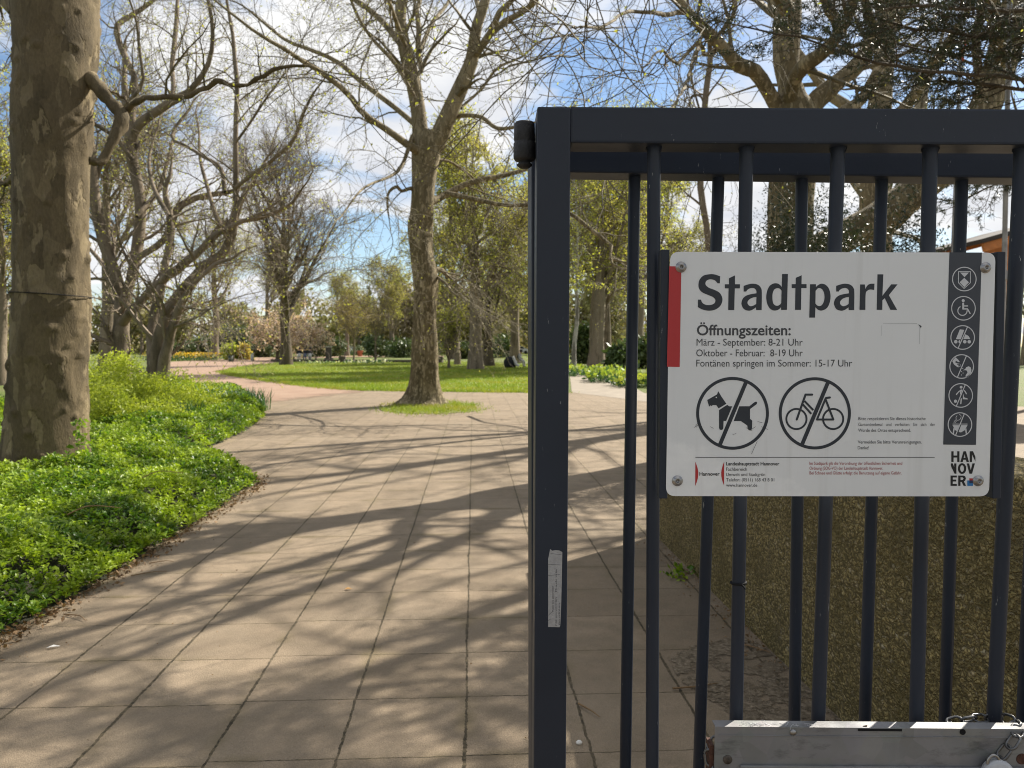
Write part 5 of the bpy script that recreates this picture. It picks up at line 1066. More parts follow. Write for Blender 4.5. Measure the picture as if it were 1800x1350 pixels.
def sign():
    root = empty('park_sign', P(1460, 658, SY), 'white rectangular park sign reading Stadtpark screwed to the gate bars', 'sign')
    f = Flat(SY); o = rrect([(1178, 442.5), (1750, 444), (1738.5, 872.5), (1170.5, 872)], 17); n = len(o)
    f.poly(o, 0); fr = f.parts; V0 = np.array([f.w(p, 0) for p in o]); Vb = np.array([f.w((p[0], p[1]), -.003) for p in o]); V = np.concatenate([V0, Vb]); Q = np.array([[i, n + i, n + (i + 1) % n, (i + 1) % n] for i in range(n)])
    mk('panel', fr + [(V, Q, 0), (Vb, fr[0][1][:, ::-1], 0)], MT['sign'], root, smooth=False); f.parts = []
    for a, b, w in (((1167, 440), (1163.5, 874), 15), ((1752, 444), (1744, 874), 15)): mk('bracket', beam(P(*a, SY + .018), P(*b, SY + .018), w / F * SY, .028, .002), MT['gate'], root, smooth=False)
    f.poly([(1176.5, 468), (1197.7, 468.3), (1194.8, 645), (1172.3, 644.6)]); f.done('red_bar', MT['red_print'], root)
    A = lambda *pts: [(1200 + p[0] / 9, 460 + p[1] / 9, *p[2:]) for p in pts]
    B = lambda *pts: [(1390 + p[0] / 9, 460 + p[1] / 9, *p[2:]) for p in pts]
    f.poly(sm(*A((593, 232, 1), (520, 205), (440, 197), (330, 220), (268, 285), (250, 360), (262, 430), (310, 485), (400, 525), (480, 560), (518, 605), (505, 655), (460, 680), (400, 687), (340, 672), (305, 640), (288, 600, 1), (243, 600, 1), (240, 718, 1), (310, 755), (410, 775), (510, 760), (590, 705), (628, 620), (618, 545), (575, 485), (500, 445), (420, 415), (370, 375), (360, 335), (385, 295), (440, 278), (500, 290), (535, 318), (553, 342, 1), (588, 342, 1))))
    f.poly(A((733, 262), (827, 217), (827, 357), (907, 357), (905, 422), (825, 422), (816, 765), (720, 765), (726, 422), (667, 422), (667, 357), (731, 357)))
    ao = [(965, 383, 1), (1040, 358), (1110, 348), (1190, 365), (1238, 415), (1252, 490), (1250, 765, 1), (1162, 765, 1), (1160, 722, 1), (1100, 762), (1040, 775), (970, 750), (935, 690), (932, 640), (955, 580), (1010, 535), (1090, 512), (1168, 500, 1), (1165, 460), (1140, 425), (1100, 415), (1050, 428), (1020, 450), (1005, 472, 1), (965, 472, 1)]
    ah = [(1168, 557, 1), (1110, 568), (1060, 592), (1028, 630), (1030, 670), (1060, 700), (1090, 703), (1130, 690), (1163, 668, 1)]
    sh = lambda l: [(p[0] - 246, *p[1:]) for p in l]
    f.poly(sm(*A(*ao)), .0004, [sm(*A(*ah))]); f.poly(sm(*B(*sh(ao))), .0004, [sm(*B(*sh(ah)))])
    f.poly(sm(*A((1573, 195, 1), (1665, 195, 1), (1650, 762, 1), (1558, 762, 1), (1556, 720, 1), (1515, 758), (1450, 773), (1385, 745), (1340, 670), (1323, 570), (1335, 470), (1375, 385), (1440, 345), (1500, 345), (1540, 368), (1567, 400, 1))), .0004, [sm(*A((1565, 460, 1), (1540, 430), (1500, 417), (1450, 440), (1424, 500), (1420, 570), (1430, 650), (1460, 688), (1500, 697), (1535, 683), (1560, 655, 1)))])
    f.poly(B((80, 255), (173, 215), (170, 355), (250, 355), (250, 418), (168, 418), (162, 762), (68, 762), (74, 418), (15, 418), (15, 355), (78, 355)))
    f.poly(sm(*B((305, 357, 1), (397, 357, 1), (400, 398, 1), (440, 365), (490, 348), (550, 365), (605, 430), (630, 540), (615, 650), (570, 735), (490, 773), (430, 758), (390, 720, 1), (385, 885, 1), (293, 885, 1))), .0004, [sm(*B((393, 460, 1), (425, 425), (460, 418), (500, 440), (528, 500), (534, 570), (520, 640), (490, 688), (455, 702), (415, 690), (390, 660, 1)))])
    f.poly(sm(*B((1097, 360, 1), (1172, 360, 1), (1180, 430, 1), (1215, 375), (1260, 350), (1325, 348, 1), (1320, 448, 1), (1255, 440), (1205, 465), (1185, 520), (1180, 762, 1), (1088, 762, 1))))
    f.poly(B((1372, 200), (1465, 200), (1450, 540), (1590, 358), (1690, 358), (1552, 530), (1683, 762), (1577, 762), (1488, 575), (1450, 610), (1448, 762), (1360, 762)))
    f.done('title_lettering', MT['navy'], root)
    f.text('Öffnungszeiten:', 1225, 1390, 589, 17.2, .016); f.text('März - September: 8-21 Uhr', 1224.5, 1411, 607.5, 11.6, 0); f.text('Oktober - Februar:  8-19 Uhr', 1224, 1411, 626.3, 11.6, 0); f.text('Fontänen springen im Sommer: 15-17 Uhr', 1224, 1498, 644.3, 11.6, 0); f.done('opening_hours_lettering', MT['grey_print'], root)
    # no dogs
    D = lambda *pts: [(1200 + x / 5.625, 640 + y / 5.625) for x, y in pts]
    Dc = lambda x, y: (1200 + x / 5.625, 640 + y / 5.625)
    f.ring(Dc(493, 487), 330 / 5.625, 360 / 5.625, k=96); f.stroke(D((628, 175), (365, 805)), 38 / 5.625, .0005, False)
    f.poly(D((352, 268), (384, 322), (432, 392), (356, 438), (332, 405), (296, 405), (288, 417), (277, 407), (262, 421), (243, 355), (340, 300)))
    f.poly(D((440, 403), (458, 417), (490, 417), (430, 562), (405, 562), (402, 632), (396, 646), (381, 652), (367, 647), (360, 632), (360, 455)))
    f.poly(D((560, 417), (660, 417), (712, 375), (726, 370), (737, 380), (732, 396), (666, 445), (666, 540), (688, 560), (686, 635), (677, 649), (663, 654), (649, 648), (642, 632), (640, 608), (575, 563), (505, 563))); f.done('dog_ban_pictogram', MT['navy'], root)
    f.disc(Dc(333, 330), 7 / 5.625, .0007, 12); f.done('dog_eye', MT['sign'], root)
    # no bicycles
    f.ring(Dc(1307, 487), 327 / 5.625, 357 / 5.625, k=96); f.stroke(D((1441, 172), (1178, 802)), 38 / 5.625, .0005, False)
    for cx in (1125, 1488): f.ring(Dc(cx, 543), 90 / 5.625, 109 / 5.625, k=56)
    f.stroke(D((1128, 548), (1215, 302), (1280, 302)), 21 / 5.625, .00055); f.stroke(D((1205, 365), (1292, 455)), 20 / 5.625, .0006, False); f.stroke(D((1183, 393), (1272, 492)), 20 / 5.625, .0006, False)
    f.stroke(D((1328, 548), (1412, 345), (1490, 548), (1328, 548)), 20 / 5.625, .00065); f.stroke(D((1417, 336), (1455, 330)), 21 / 5.625, .0007); f.done('bicycle_ban_pictogram', MT['navy'], root)
    # small print
    for t, x0, x1, y in (('Bitte respektieren Sie dieses historische', 1509, 1627, 738.5), ('Gartendenkmal   und   verhalten   Sie   sich   der', 1508.8, 1644, 748.8), ('Würde des Ortes entsprechend.', 1508.6, 1601, 759), ('Vermeiden Sie bitte Verunreinigungen.', 1508, 1620, 779.6), ('Danke!', 1507.8, 1527.5, 789.8)): f.text(t, x0, x1, y, 5.4, 0)
    f.stroke([(1222.5, 804), (1643, 804)], 1.0, .0004, False); f.done('small_print', MT['grey_print'], root)
    f.text('Landeshauptstadt Hannover', 1276.5, 1370, 818, 5.6, .018); f.text('Hannover', 1229.5, 1265, 836, 5.8, .018)
    for t, x1, y in (('Fachbereich', 1313, 827.5), ('Umwelt und Stadtgrün', 1345, 836.8), ('Telefon: (0511) 168 43 8 01', 1361, 846.2), ('www.hannover.de', 1331, 855.6)): f.text(t, 1276.5, x1, y, 5.5, 0)
    f.done('address_lettering', MT['black_print'], root)
    for x, s_ in ((1222.3, 1), (1273, -1)): f.poly([(x, 811.5)] + [(x + s_ * 5.2 * math.sin(t), 811.5 + 42.5 * t / math.pi) for t in np.linspace(.1, math.pi - .1, 12)] + [(x - .2, 854)]); f.done('emblem_arc', MT['red_print'], root)
    for t, x1, y in (('Im Stadtpark gilt die Verordnung der öffentlichen Sicherheit und', 1586, 817), ('Ordnung (SOG-VO) der Landeshauptstadt Hannover.', 1552, 825.6), ('Bei Schnee und Glätte erfolgt die Benutzung auf eigene Gefahr.', 1585, 834)): f.text(t, 1423, x1, y, 5.2, 0)
    f.done('red_lettering', MT['red_thin'], root)
    # strip with six pictograms
    f.poly([(1669, 443.6), (1726, 443.8), (1715.5, 782), (1658, 781.5)]); strip = f.done('pictogram_strip', MT['strip'], root)
    L1, L2 = .0007, .0009
    Z = lambda *pts: [(1640 + x / 6.136, 440 + y / 6.136) for x, y in pts]
    Y = lambda *pts: [(1640 + x / 7.11, 600 + y / 7.11) for x, y in pts]
    cen = [(1695.1, 490.5), (1693.6, 541.9), (1692.2, 593.2), (1690.4, 644.2), (1688.8, 695.1), (1687.4, 746.3)]
    def circ(i): f.ring(cen[i], 19.9, 21.6, L1, k=48)
    circ(0); f.stroke(Z((275, 230), (403, 230), (403, 350), (335, 411), (275, 350), (275, 230)), 1.3, L1); f.poly(Z((293, 240), (387, 240), (340, 290)), L1); f.poly(Z((338, 297), (388, 345), (338, 398), (287, 345)), L2); f.done('heritage_pictogram', MT['pict'], root)
    circ(1); f.disc(Z((326, 543))[0], 2.7, L1, 16); f.stroke(Z((326, 574), (326, 628)), 3.4, L1); f.stroke(Z((326, 600), (374, 600)), 2.0, L2); f.stroke(Z((322, 632), (372, 632), (400, 680)), 2.2, L2); f.ring(Z((318, 652))[0], 7.2, 9, .0008, -5, 245, 40); f.done('wheelchair_pictogram', MT['pict'], root)
    circ(2); f.poly(Z((290, 852), (337, 858), (300, 960), (247, 958)), L1); f.poly(Z((350, 905), (385, 925), (402, 957), (327, 958)), L1)
    for x in (246, 343, 391): f.disc(Z((x, 986))[0], 3.1, L1, 16)
    f.ring(Z((293, 986))[0], 0, 3.0, L1, 90, 270, 14); f.stroke(Z((374, 822), (270, 1058)), 1.7, L2, False); f.done('skate_ban_pictogram', MT['pict'], root)
    circ(3); f.poly(Y((283, 198), (318, 232), (333, 252), (326, 263), (288, 244), (276, 262), (312, 278), (300, 288), (318, 300), (322, 326), (302, 320), (262, 288), (240, 246)), L1)
    for x, y in ((323, 282), (341, 296), (336, 316), (372, 338), (358, 378), (376, 396), (356, 420)): f.disc(Y((x, y))[0], .9, L1, 8)
    f.stroke(Y((419, 178), (303, 455)), 1.7, L2, False); f.poly(Y((374, 362), (402, 347), (416, 324), (445, 312), (470, 324), (480, 355), (476, 392), (446, 448), (408, 452), (408, 424), (432, 390), (424, 366), (402, 360)), L1); f.done('feeding_ban_pictogram', MT['pict'], root)
    circ(4); f.disc(Y((352, 573))[0], 2.5, L1, 16); f.disc(Y((281, 748))[0], 2.8, L1, 16); f.stroke(Y((404, 542), (290, 815)), 1.7, L2, False); f.stroke(Y((358, 608), (325, 626), (292, 664)), 1.9, L1); f.poly(Y((345, 602), (365, 606), (345, 668), (336, 650)), .00075)
    f.stroke(Y((395, 617), (418, 655)), 2.0, L1); f.poly(Y((376, 648), (390, 700), (432, 714), (434, 726), (372, 724)), L1); f.poly(Y((346, 716), (362, 712), (355, 782), (340, 786)), L1); f.done('ball_game_ban_pictogram', MT['pict'], root)
    circ(5); f.stroke([tuple(p) for p in resample(np.array(Y((300, 930), (286, 955), (292, 975), (266, 1000), (262, 1020))), 9)], .9, L1); f.stroke([tuple(p) for p in resample(np.array(Y((330, 915), (350, 928), (348, 960), (325, 985), (305, 985), (275, 1018))), 11)], .9, L1)
    f.stroke(Y((245, 1034), (432, 1034)), 1.3, L1, False); f.poly(Y((243, 1048), (330, 1048), (298, 1122), (270, 1105), (254, 1065)), L1); f.poly(Y((352, 1048), (432, 1048), (424, 1062), (398, 1110), (350, 1138), (320, 1133)), L1); f.poly(Y((255, 1080), (269, 1105), (262, 1160), (246, 1152)), .00075); f.poly(Y((402, 1105), (417, 1085), (424, 1152), (410, 1158)), .00075); f.stroke(Y((394, 900), (282, 1176)), 1.7, L2, False); f.done('barbecue_ban_pictogram', MT['pict'], root)
    # city logo
    H = lambda *pts: [(1640 + x / 5.625, 640 + y / 5.625) for x, y in pts]
    w = 22
    def rect(x0, y0, x1, y1): f.poly(H((x0, y0), (x1, y0), (x1, y1), (x0, y1)))
    rect(182, 862, 204, 968); rect(240, 862, 262, 968); rect(204, 904, 240, 924)
    f.poly(H((302, 862), (326, 862), (356, 968), (332, 968), (326, 946), (300, 946), (294, 968), (271, 968)), .0004, [H((313, 890), (322, 927), (304, 927))]); rect(364, 862, 386, 968); f.poly(H((386, 862), (396, 862), (420, 918), (420, 964), (386, 892)))
    f.poly(H((178, 982), (196, 982), (210, 1020), (210, 982), (232, 982), (232, 1084), (214, 1084), (178, 1008)))
    f.poly(sm(*[(*p, *((1,) if i == 0 else ())) for i, p in enumerate(H(*[(288 + 41 * math.cos(t), 1033 + 53 * math.sin(t)) for t in np.linspace(0, 2 * math.pi, 20, endpoint=False)]))]), .0004, [H(*[(288 + 19 * math.cos(t), 1033 + 33 * math.sin(t)) for t in np.linspace(0, 2 * math.pi, 18, endpoint=False)])])
    f.poly(H((334, 982), (358, 982), (374, 1050), (391, 982), (415, 982), (387, 1084), (361, 1084)))
    rect(174, 1102, 196, 1204); rect(196, 1102, 236, 1121); rect(196, 1142, 230, 1161); rect(196, 1185, 236, 1204); rect(250, 1102, 272, 1204)
    f.poly(H((272, 1102), (300, 1102), (318, 1110), (326, 1130), (318, 1152), (306, 1160), (328, 1204), (303, 1204), (284, 1165), (272, 1165)), .0004, [H((273, 1120), (294, 1120), (303, 1132), (294, 1146), (273, 1146))]); f.done('logo_lettering', MT['black_print'], root)
    f.poly(H((360, 1130), (425, 1130), (425, 1178), (360, 1178)), .0004); f.done('logo_red_square', MT['red_print'], root); f.poly(H((340, 1150), (396, 1150), (396, 1204), (340, 1204)), .0006); f.done('logo_blue_square', MT['blue_print'], root); f.poly(H((360, 1150), (396, 1150), (396, 1178), (360, 1178)), .0008); f.done('logo_overlap', MT['blue_dark'], root)
    # ghost outline of a removed label, small scuffs
    for a, b in (((1552, 569), (1612, 568.6)), ((1617, 574), (1616, 605)), ((1550, 572), (1550, 590))): f.stroke([a, b], .28, .0003, False)
    f.poly([(1614, 570), (1620, 573), (1619, 577)], .0003)
    for a, b in (((1221, 752), (1227, 743)), ((1224, 751), (1228, 745)), ((1249, 750), (1254, 753)), ((1312, 752), (1322, 757)), ((1318, 757), (1328, 750)), ((1321, 798), (1331, 776)), ((1288, 764), (1294, 762)), ((1332, 741), (1340, 743)), ((1338, 750), (1350, 755))): f.stroke([a, b], .6, .0009, True)
    f.done('scuff', MT['grey_print'], root)
    for x, y in ((1197, 469.5), (1732, 470.5), (1190.5, 845), (1719, 845)):
        c = P(x, y, SY); V, Q = revolve([(0, -.0016), (.0028, -.0016), (.0028, -.0052), (.0042, -.0058), (.0066, -.005), (.0080, -.002), (.0088, -.0012), (.0098, -.001), (.0098, -.0002)], 24, (0, 0, 0))
        V = V[:, [0, 2, 1]] + c; s_ = mk('screw', [(V, Q[:, ::-1], 0)], MT['steel'], root); h = bpy.data.meshes.new('x')
        V, Q = revolve([(0, -.0022), (.0027, -.0022), (.0027, -.0018)], 6, (0, 0, 0)); mk('socket', [(V[:, [0, 2, 1]] + c, Q[:, ::-1], 0)], MT['black'], s_, smooth=False); bpy.data.meshes.remove(h)
sign()

# ================================================================== galvanised plate, chain, lock, zip tie
def plate_mat():
    m = Mat('galvanised_sheet'); n = m.noise(5, 5, .6, m.map((1, 1, 1))); v = m.voro(26, None, 'F1', 'Color'); 
    c = m.mix(m.ramp(n, (.35, 0), (.65, 1)), (.155, .155, .165), (.235, .235, .245)); c = m.mix(.05, c, v)
    d = m.math('MULTIPLY', m.ramp(m.noise(9, 7, .72, m.map((1, 1, 2.6))), (.54, 0), (.68, 1)), .55); c = m.mix(d, c, (.05, .045, .04))
    st = m.ramp(m.noise(1, 5, .6, m.map((26, 1, 2))), (.62, 0), (.75, .5)); c = m.mix(st, c, (.27, .27, .27)); h = m.n('ShaderNodeHueSaturation'); h.inputs['Saturation'].default_value = .25; m.L(c, h.inputs['Color'])
    m.base(h.outputs[0]); m.rough(m.ramp(n, (.3, .45), (.7, .65))); m.b.inputs['Metallic'].default_value = .3; m.bump(m.noise(40, 5, .7), .25, .002); return m.m
MT['galv'] = plate_mat(); MT['rust_bolt'] = simple('old_bolt', (.10, .085, .07), .6, .3, 80, .5, .5); MT['rust_dark'] = simple('rusty_iron', (.07, .028, .016), .85, .4, 60, .5)
MT['chain'] = simple('chain_steel', (.16, .16, .16), .38, .25, 50, .2, .85)
PY = 1.388
def torus_link(c, t, n, L_=.030, wd=.019, r=.0026):
    t = np.array(t) / np.linalg.norm(t); n = np.array(n, float); n = n - n.dot(t) * t; n /= np.linalg.norm(n); a = np.linspace(0, 2 * math.pi, 25)
    p = [np.array(c) + t * (np.clip(math.cos(x) * 1.5, -1, 1) * 0 + math.cos(x) * wd / 2 + (L_ - wd) / 2 * np.sign(math.cos(x))) + n * math.sin(x) * wd / 2 for x in a]
    return tubes([p], [np.full(25, r)], 8)
def chain(pts, label, k=0):
    pts = np.array(pts); fine = resample(pts, 200); s = np.concatenate([[0], np.cumsum(np.linalg.norm(np.diff(fine, axis=0), axis=1))]); n = max(2, int(s[-1] / .0235)); parts = []
    root = empty('chain', pts[-1], label, 'chain', 'lock chains on the gate')
    for i in range(n):
        q = s[-1] * (i + .5) / n; j = min(198, int(np.searchsorted(s, q))); t = fine[min(199, j + 3)] - fine[max(0, j - 3)]
        mk('link', [(*torus_link(fine[j], t, (0, 1, .4) if (i + k) % 2 else (1, -.5, .8)), 0)], MT['chain'], root)
def plate():
    a, b, c, d = P(1257, 1277, PY), P(2100, 1284, PY), None, None; zb = .42
    root = empty('metal_plate', ((a[0] + b[0]) / 2, PY, zb), 'grey galvanised lock plate with bolts across the bars below the sign', 'metal plate')
    ang = math.atan2(b[2] - a[2], b[0] - a[0]); mid = (a + b) / 2; V = []
    t = np.array((math.cos(ang), 0, math.sin(ang))); up = np.array((-math.sin(ang), 0, math.cos(ang)))
    h = a[2] - zb; ctr = mid - up * h / 2
    pr = beam(ctr - up * h / 2 + (0, .0015, 0), ctr + up * h / 2 + (0, .0015, 0), np.linalg.norm(b - a), .003, .0008) + beam(a + t * .001 + (0, .014, -.0016), b + (0, .014, -.0016), .0025, .022, .0006)
    mk('sheet', pr, MT['galv'], root, smooth=False)
    mk('fold', beam(P(1262, 1292, PY) - (0, .0008, 0), P(2100, 1299, PY) - (0, .0008, 0), .0016, .0015, .0005) + beam(P(1300, 1346, PY) - (0, .003, 0), P(2100, 1353, PY) - (0, .003, 0), .006, .006, .002), MT['galv'], root, smooth=False)
    for x, y, r, nm in ((1394, 1287, .0062, 'rivet'), (1279, 1335, .0086, 'bolt')):
        p = P(x, y, PY); V, Q = revolve([(0, -.0042), (r * .55, -.0038), (r * .95, -.0018), (r, 0)] if nm == 'rivet' else [(0, -.0022), (r * .93, -.0022), (r, -.0012), (r, 0)], 20, (0, 0, 0)); o = mk(nm, [(V[:, [0, 2, 1]] + p, Q[:, ::-1], 0)], MT['steel'] if nm == 'rivet' else MT['rust_bolt'], root)
        if nm == 'bolt': mk('slot', beam(p + (-.0012, -.0024, -.0068), p + (.0012, -.0024, .0068), .0018, .0006, 0), MT['black'], o, smooth=False)
    for x, y, rx in ((1692, 1286.5, .0042), (1796, 1334, .008)):
        p = P(x, y, PY); V, Q = revolve([(0, -.0006), (rx, -.0006), (rx * 1.25, -.0012), (rx * 1.3, 0)], 18, (0, 0, 0)); mk('hole', [(V[:, [0, 2, 1]] + p, Q[:, ::-1], 0)], MT['black'] if x < 1700 else MT['rust_dark'], root)
    mk('slot', beam(P(1508, 1282.6, PY) - (0, .0006, 0), P(1585, 1283.2, PY) - (0, .0006, 0), .0042, .001, 0), MT['black'], root, smooth=False)
    mk('back_bracket', beam(P(1248, 1303, PY + .02), P(1246, 1420, PY + .02), .008, .03, .001), MT['rust_dark'], root, smooth=False)
    # cobweb and lint on the top edge
    rng = np.random.default_rng(3); n = 90; ls = []
    for i in range(n):
        x = rng.uniform(1304, 1352) if i < 60 else rng.uniform(1350, 1430); p = P(x, 1278 - abs(rng.normal()) * (4 if i < 60 else 1.5), PY + .008 + rng.normal() * .006); q = p + rng.normal(size=3) * (.010, .004, .003); ls.append(resample([p, (p + q) / 2 + rng.normal(size=3) * .002, q], 5))
    v, q = tubes(ls, np.full((n, 5), .00035), 3); tag(mk('lint', [(v, q, 0)], MT['pict'], origin=P(1330, 1277, PY)), 'pale cobweb and lint caught on the top edge of the galvanised plate', 'cobweb')
    v, q = leaves(np.array([P(1512, 1279, PY + .012), P(1455, 1268, PY + .03), P(1535, 1279, PY + .01)])[:1], .014, rng, .6); tag(mk('fallen_leaf', [(v, q, 0)], MT['litter'], origin=P(1512, 1279, PY + .01), smooth=False), 'dry leaf scrap resting on the top edge of the galvanised plate', 'leaf')
plate()
chain([P(1652, 1282, PY + .05), P(1672, 1270, PY + .06), P(1705, 1264, PY + .062), P(1745, 1262, PY + .066), P(1773, 1266, PY + .05), P(1788, 1280, PY + .01), P(1782, 1302, PY - .010), P(1768, 1318, PY - .010), P(1755, 1335, PY - .010), P(1742, 1350, PY - .012)], 'steel chain looped over the plate and round a gate bar at the right', 0)
chain([P(1262, 1296, PY + .03), P(1251, 1312, PY + .02), P(1248, 1330, PY + .012), P(1252, 1350, PY + .012), P(1256, 1380, PY + .012), P(1258, 1420, PY + .012)], 'short steel chain hanging at the left end of the galvanised plate', 1)
MT['lock_white'] = simple('lock_body', (.46, .47, .49), .35, .06, 40)
lk = empty('padlock', P(1746, 1390, PY), 'white round padlock hanging from the chain on the plate', 'padlock')
V, Q = revolve([(0, -.022), (.022, -.021), (.028, -.017), (.028, -.006), (.022, -.004), (0, -.004)], 32, (0, 0, 0)); mk('body', [(V[:, [0, 2, 1]] + P(1746, 1354, PY - .004), Q[:, ::-1], 0)], MT['lock_white'], lk)
a = np.linspace(0, math.pi, 16); sp_ = P(1746, 1346, PY - .018); v, q = tubes([np.column_stack([sp_[0] + .011 * np.cos(a), np.full(16, sp_[1]), sp_[2] + .004 + .016 * np.sin(a)])], [np.full(16, .0028)], 8); mk('shackle', [(v, q, 0)], MT['steel'], lk)
a = np.linspace(0, 2 * math.pi, 33); zc = gx(1298, 1024, FY + .034, FS); zt = []
v, q = tubes([np.column_stack([zc[0] + .0138 * np.cos(a), zc[1] + .0138 * np.sin(a), zc[2] + .0012 * np.cos(a + .5)])], [np.full(33, .0022)], 6); v2, q2 = tubes([resample([zc + (.002, -.015, 0), zc + (.005, -.02, -.003), zc + (.007, -.022, -.006)], 5)], [np.full(5, .0016)], 6)
tag(mk('zip_tie', [(v, q, 0), (v2, q2, 0)], MT['black'], origin=zc), 'black cable tie round the bar below the left half of the sign', 'cable tie')

# ================================================================== exposed aggregate wall and things at the right
def aggregate():
    m = Mat('exposed_aggregate'); v = m.co()
    nz = m.n('ShaderNodeTexNoise'); nz.inputs['Scale'].default_value = 24; nz.inputs['Detail'].default_value = 2; m.L(v, nz.inputs['Vector']); sc = m.n('ShaderNodeVectorMath', operation='SCALE'); sc.inputs['Scale'].default_value = .05; m.L(nz.outputs['Color'], sc.inputs[0])
    ad = m.n('ShaderNodeVectorMath', operation='ADD'); m.L(v, ad.inputs[0]); m.L(sc.outputs[0], ad.inputs[1]); w = m.map((1, .62, 1), rot=(.55, 0, 0), src=ad.outputs[0])
    d = m.voro(82, w); col = m.n('ShaderNodeTexVoronoi'); col.inputs['Scale'].default_value = 82; m.L(w, col.inputs['Vector']); sp = m.n('ShaderNodeSeparateColor'); m.L(col.outputs['Color'], sp.inputs[0])
    c = m.ramp(sp.outputs[0], (.0, (.25, .195, .080)), (.5, (.38, .30, .125)), (.8, (.50, .39, .17)), (.96, (.44, .35, .19)), (1, (.56, .48, .31)))
    d2 = m.voro(210, w); c = m.mix(m.ramp(d, (.4, 0), (.68, .8)), c, (.055, .045, .02)); c = m.mix(m.ramp(d2, (.1, .5), (.25, 0)), c, (.20, .16, .085))
    c = m.mix(m.ramp(m.noise(2.4, 5, .65), (.42, 0), (.66, .6)), c, (.125, .098, .032)); c = m.mix(m.ramp(m.noise(7, 4, .6, m.map((1, 1, .5), (3, 3, 1))), (.55, 0), (.7, .45)), c, (.14, .115, .06))
    m.base(c); m.rough(.9); m.spec(.25); h = m.math('ADD', m.ramp(d, (.1, 1), (.6, 0)), m.math('MULTIPLY', m.ramp(d2, (.1, 1), (.5, 0)), .4)); m.bump(h, 1.0, .014); return m.m
MT['aggregate'] = aggregate()
wa, wb = G(1152, 942), G(1482, 1272); wd = (wb - wa) / np.linalg.norm(wb - wa); wn = np.array((-wd[1], wd[0], 0)); wn = wn if wn[0] > 0 else -wn
we = wa + wd * ((1.85 - wa[1]) / wd[1]); WH = 1.17
cw = (wa + we) / 2 + wn * .14
aw = mk('garden_wall', beam(wa + wn * .14 + (0, 0, WH / 2 - .02), we + wn * .14 + (0, 0, WH / 2 - .02), WH + .04, .28, .018, tuple(wn), 3), MT['aggregate'], origin=(*cw[:2], 0), smooth=False)
tag(aw, 'low rough wall of exposed aggregate concrete running away behind the gate bars', 'wall')
def mortar():
    m = Mat('rough_mortar'); a = m.noise(55, 6, .75); b = m.noise(7, 5, .7); m.base(m.ramp(a, (.35, (.10, .08, .055)), (.5, (.20, .16, .11)), (.65, (.34, .275, .2)))); m.rough(.95); m.spec(.2); m.bump(a, 1.0, .012)
    t = m.n('ShaderNodeBsdfTransparent'); x = m.n('ShaderNodeMixShader'); m.L(m.ramp(b, (.44, 0), (.52, 1)), x.inputs[0]); m.L(t.outputs[0], x.inputs[1]); m.L(m.b.outputs[0], x.inputs[2]); m.L(x.outputs[0], m.out.inputs[0]); return m.m
MT['mortar'] = mortar()
sheet('path_edge', gp((1168, 1150), (1240, 1132), (1312, 1118), (1388, 1175), (1478, 1268), (1560, 1345), (1430, 1345), (1330, 1290), (1250, 1235), (1195, 1200)), .008, MT['mortar'])
rng_ = np.random.default_rng(8); gq = G(1196, 1016); r_ = empty('weed', gq, 'small green weed growing at the foot of the aggregate wall', 'weed'); v, q = leaves(gq + (0, 0, .03) + rng_.normal(size=(60, 3)) * (.05, .05, .02), .045, rng_, .6); mk('leaves', [(v, q, 0)], MT['leaf_bed'], r_, smooth=False)
gq = G(1018, 1306, .008); V, Q = revolve([(0, -.005), (.011, -.003), (.013, .003), (.008, .009), (0, .011)], 10, (0, 0, 0)); tag(mk('pebble', [(V * (1, .8, 1) + gq, Q, 0)], MT['feather'], origin=gq), 'white pebble on the shaded slabs behind the gate upright', 'pebble')
n = 420; t_ = rng_.random(n); pp = wa + (we - wa) * t_[:, None] * .62 - wn * (np.abs(rng_.normal(size=(n, 1))) * .07 + .01); v, q = leaves(pp + (0, 0, .014), .016, rng_, .5, 0, .7); v[:, 2] = np.clip(v[:, 2], .010, .03); tag(mk('wall_litter', [(v, q, 0)], MT['litter'], smooth=False), kind='stuff')
for i, (px, py, ln, an, lab) in enumerate([(1035, 1248, .14, -1.0, 'thin dry twig behind the gate upright near the white pebble'), (1222, 1205, .22, .25, 'curved dark twig on the shaded slabs between two rear bars'), (1325, 1138, .18, -.8, 'dry root-like twig along the foot of the aggregate wall')]):
    gq = G(px, py, .014); d_ = np.array((math.cos(an), math.sin(an), 0)); v, q = tubes([resample([gq - d_ * ln / 2, gq + (.01, -.015, .004), gq + d_ * ln / 2], 8)], [np.linspace(.0045, .002, 8)], 5); tag(mk('dry_twig', [(v, q, 0)], MT['litter'], origin=gq), lab, 'twig', 'twigs behind the gate')
# planting behind the wall, mostly hidden
c_ = (wa + we) / 2 + wn * 1.1
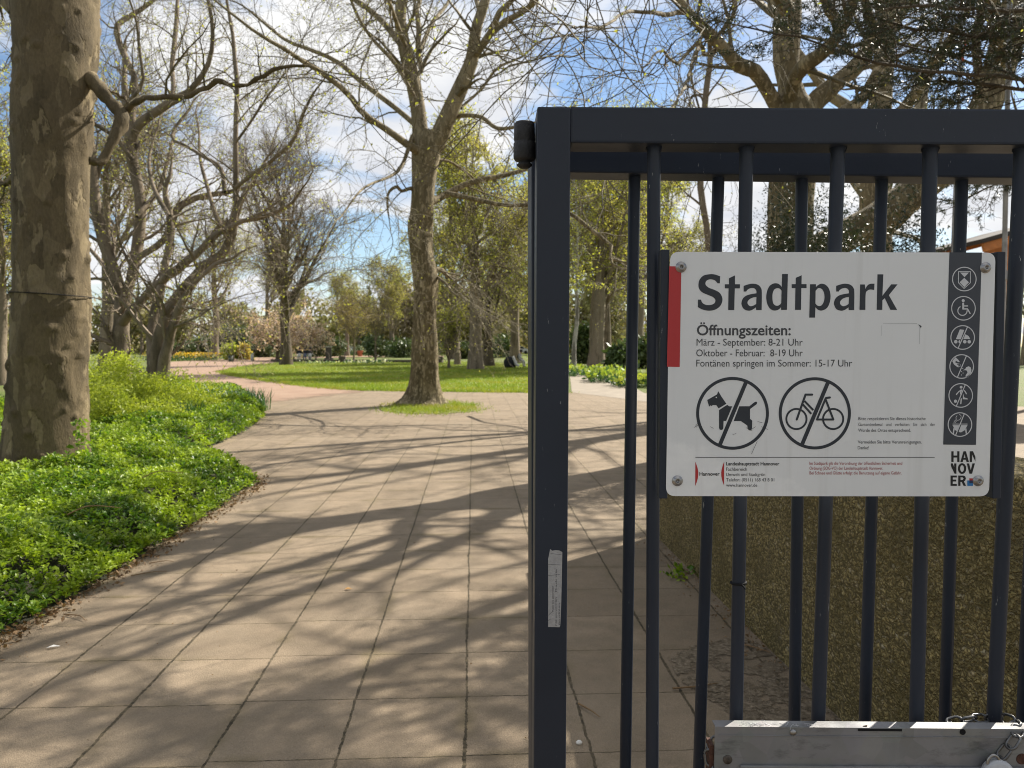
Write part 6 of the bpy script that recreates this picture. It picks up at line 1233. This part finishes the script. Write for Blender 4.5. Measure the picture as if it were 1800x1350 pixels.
# timber shelter
MT['wood_orange'] = simple('orange_timber', (.50, .18, .045), .6, .2, 8, .2); MT['roof_felt'] = simple('roof_felt', (.05, .042, .038), .9, .2, 12, .3)
def shelter():
    d = 16.0; x0, x1 = P(1712, 440, d)[0], P(1712, 440, d)[0] + 3.6; ze = P(1702, 436, d)[2]; zr = ze + .50; xm = (x0 + x1) / 2
    root = empty('timber_shelter', (xm, d + 1.2, 0), 'orange timber shelter with a dark pitched roof behind the right end of the sign', 'shelter')
    for x in (x0 + .7, x1 - .7):
        for y in (d + .1, d + 2.4): mk('post', beam((x, y, 0), (x, y, ze + .1), .16, .16, .01), MT['wood_orange'], root, smooth=False)
    for xa, xb in ((x0, xm), (x1, xm)):
        mk('roof', beam((xa - (xm - xa) * .06, d + 1.2, ze + .12 - .04), (xb, d + 1.2, zr + .12), .09, 3.2, .01), MT['roof_felt'], root, smooth=False)
        for y in (d - .3, d + 2.7): mk('rafter', beam((xa, y, ze - .03), (xb, y, zr - .03), .18, .09, .01), MT['wood_orange'], root, smooth=False)
    for y in (d + .1, d + 2.4): mk('beam', beam((x0 + .3, y, ze - .02), (x1 - .3, y, ze - .02), .2, .12, .01), MT['wood_orange'], root, smooth=False)
shelter()
MT['tube'] = simple('scaffold_tube', (.32, .31, .30), .5, .2, 12, .2, .5); MT['tape_red'] = simple('barrier_tape', (.55, .07, .04), .6, .1)
def scaffold():
    root = empty('scaffold_pole', P(1757, 866, 8) * np.array((1, 1, 0)), 'grey scaffold poles with a diagonal brace standing at the right behind the gate', 'scaffold')
    def tube(a, b, r, nm): v, q = tubes([np.linspace(a, b, 4)], [np.full(4, r)], 12); return mk(nm, [(v, q, 0)], MT['tube'], root)
    tube(P(1757, 866, 8) * np.array((1, 1, 0)), P(1776, -60, 8), .024, 'pole'); b2 = P(1660, 815, 10) * np.array((1, 1, 0)); tube(b2, P(1695, -80, 10), .02, 'pole'); tube(P(1738, 46, 8.1), P(1830, -12, 8.6), .024, 'brace'); tube(P(1730, 486, 8.05), P(1830, 484, 8.05), .022, 'brace')
    c = P(1765, 485, 8); mk('coupler', beam(c - (0, .01, .05), c + (0, .01, .05), .075, .075, .01), MT['tube'], root, smooth=False)
    L_ = [resample([P(1697, 62 + 12 * k, 9.95) + rng_.normal(size=3) * .03 for k in range(5)], 12)]; v, q = tubes(L_, [np.full(12, .016)], 5); mk('barrier_tape', [(v, q, 0)], MT['tape_red'], root)
scaffold()
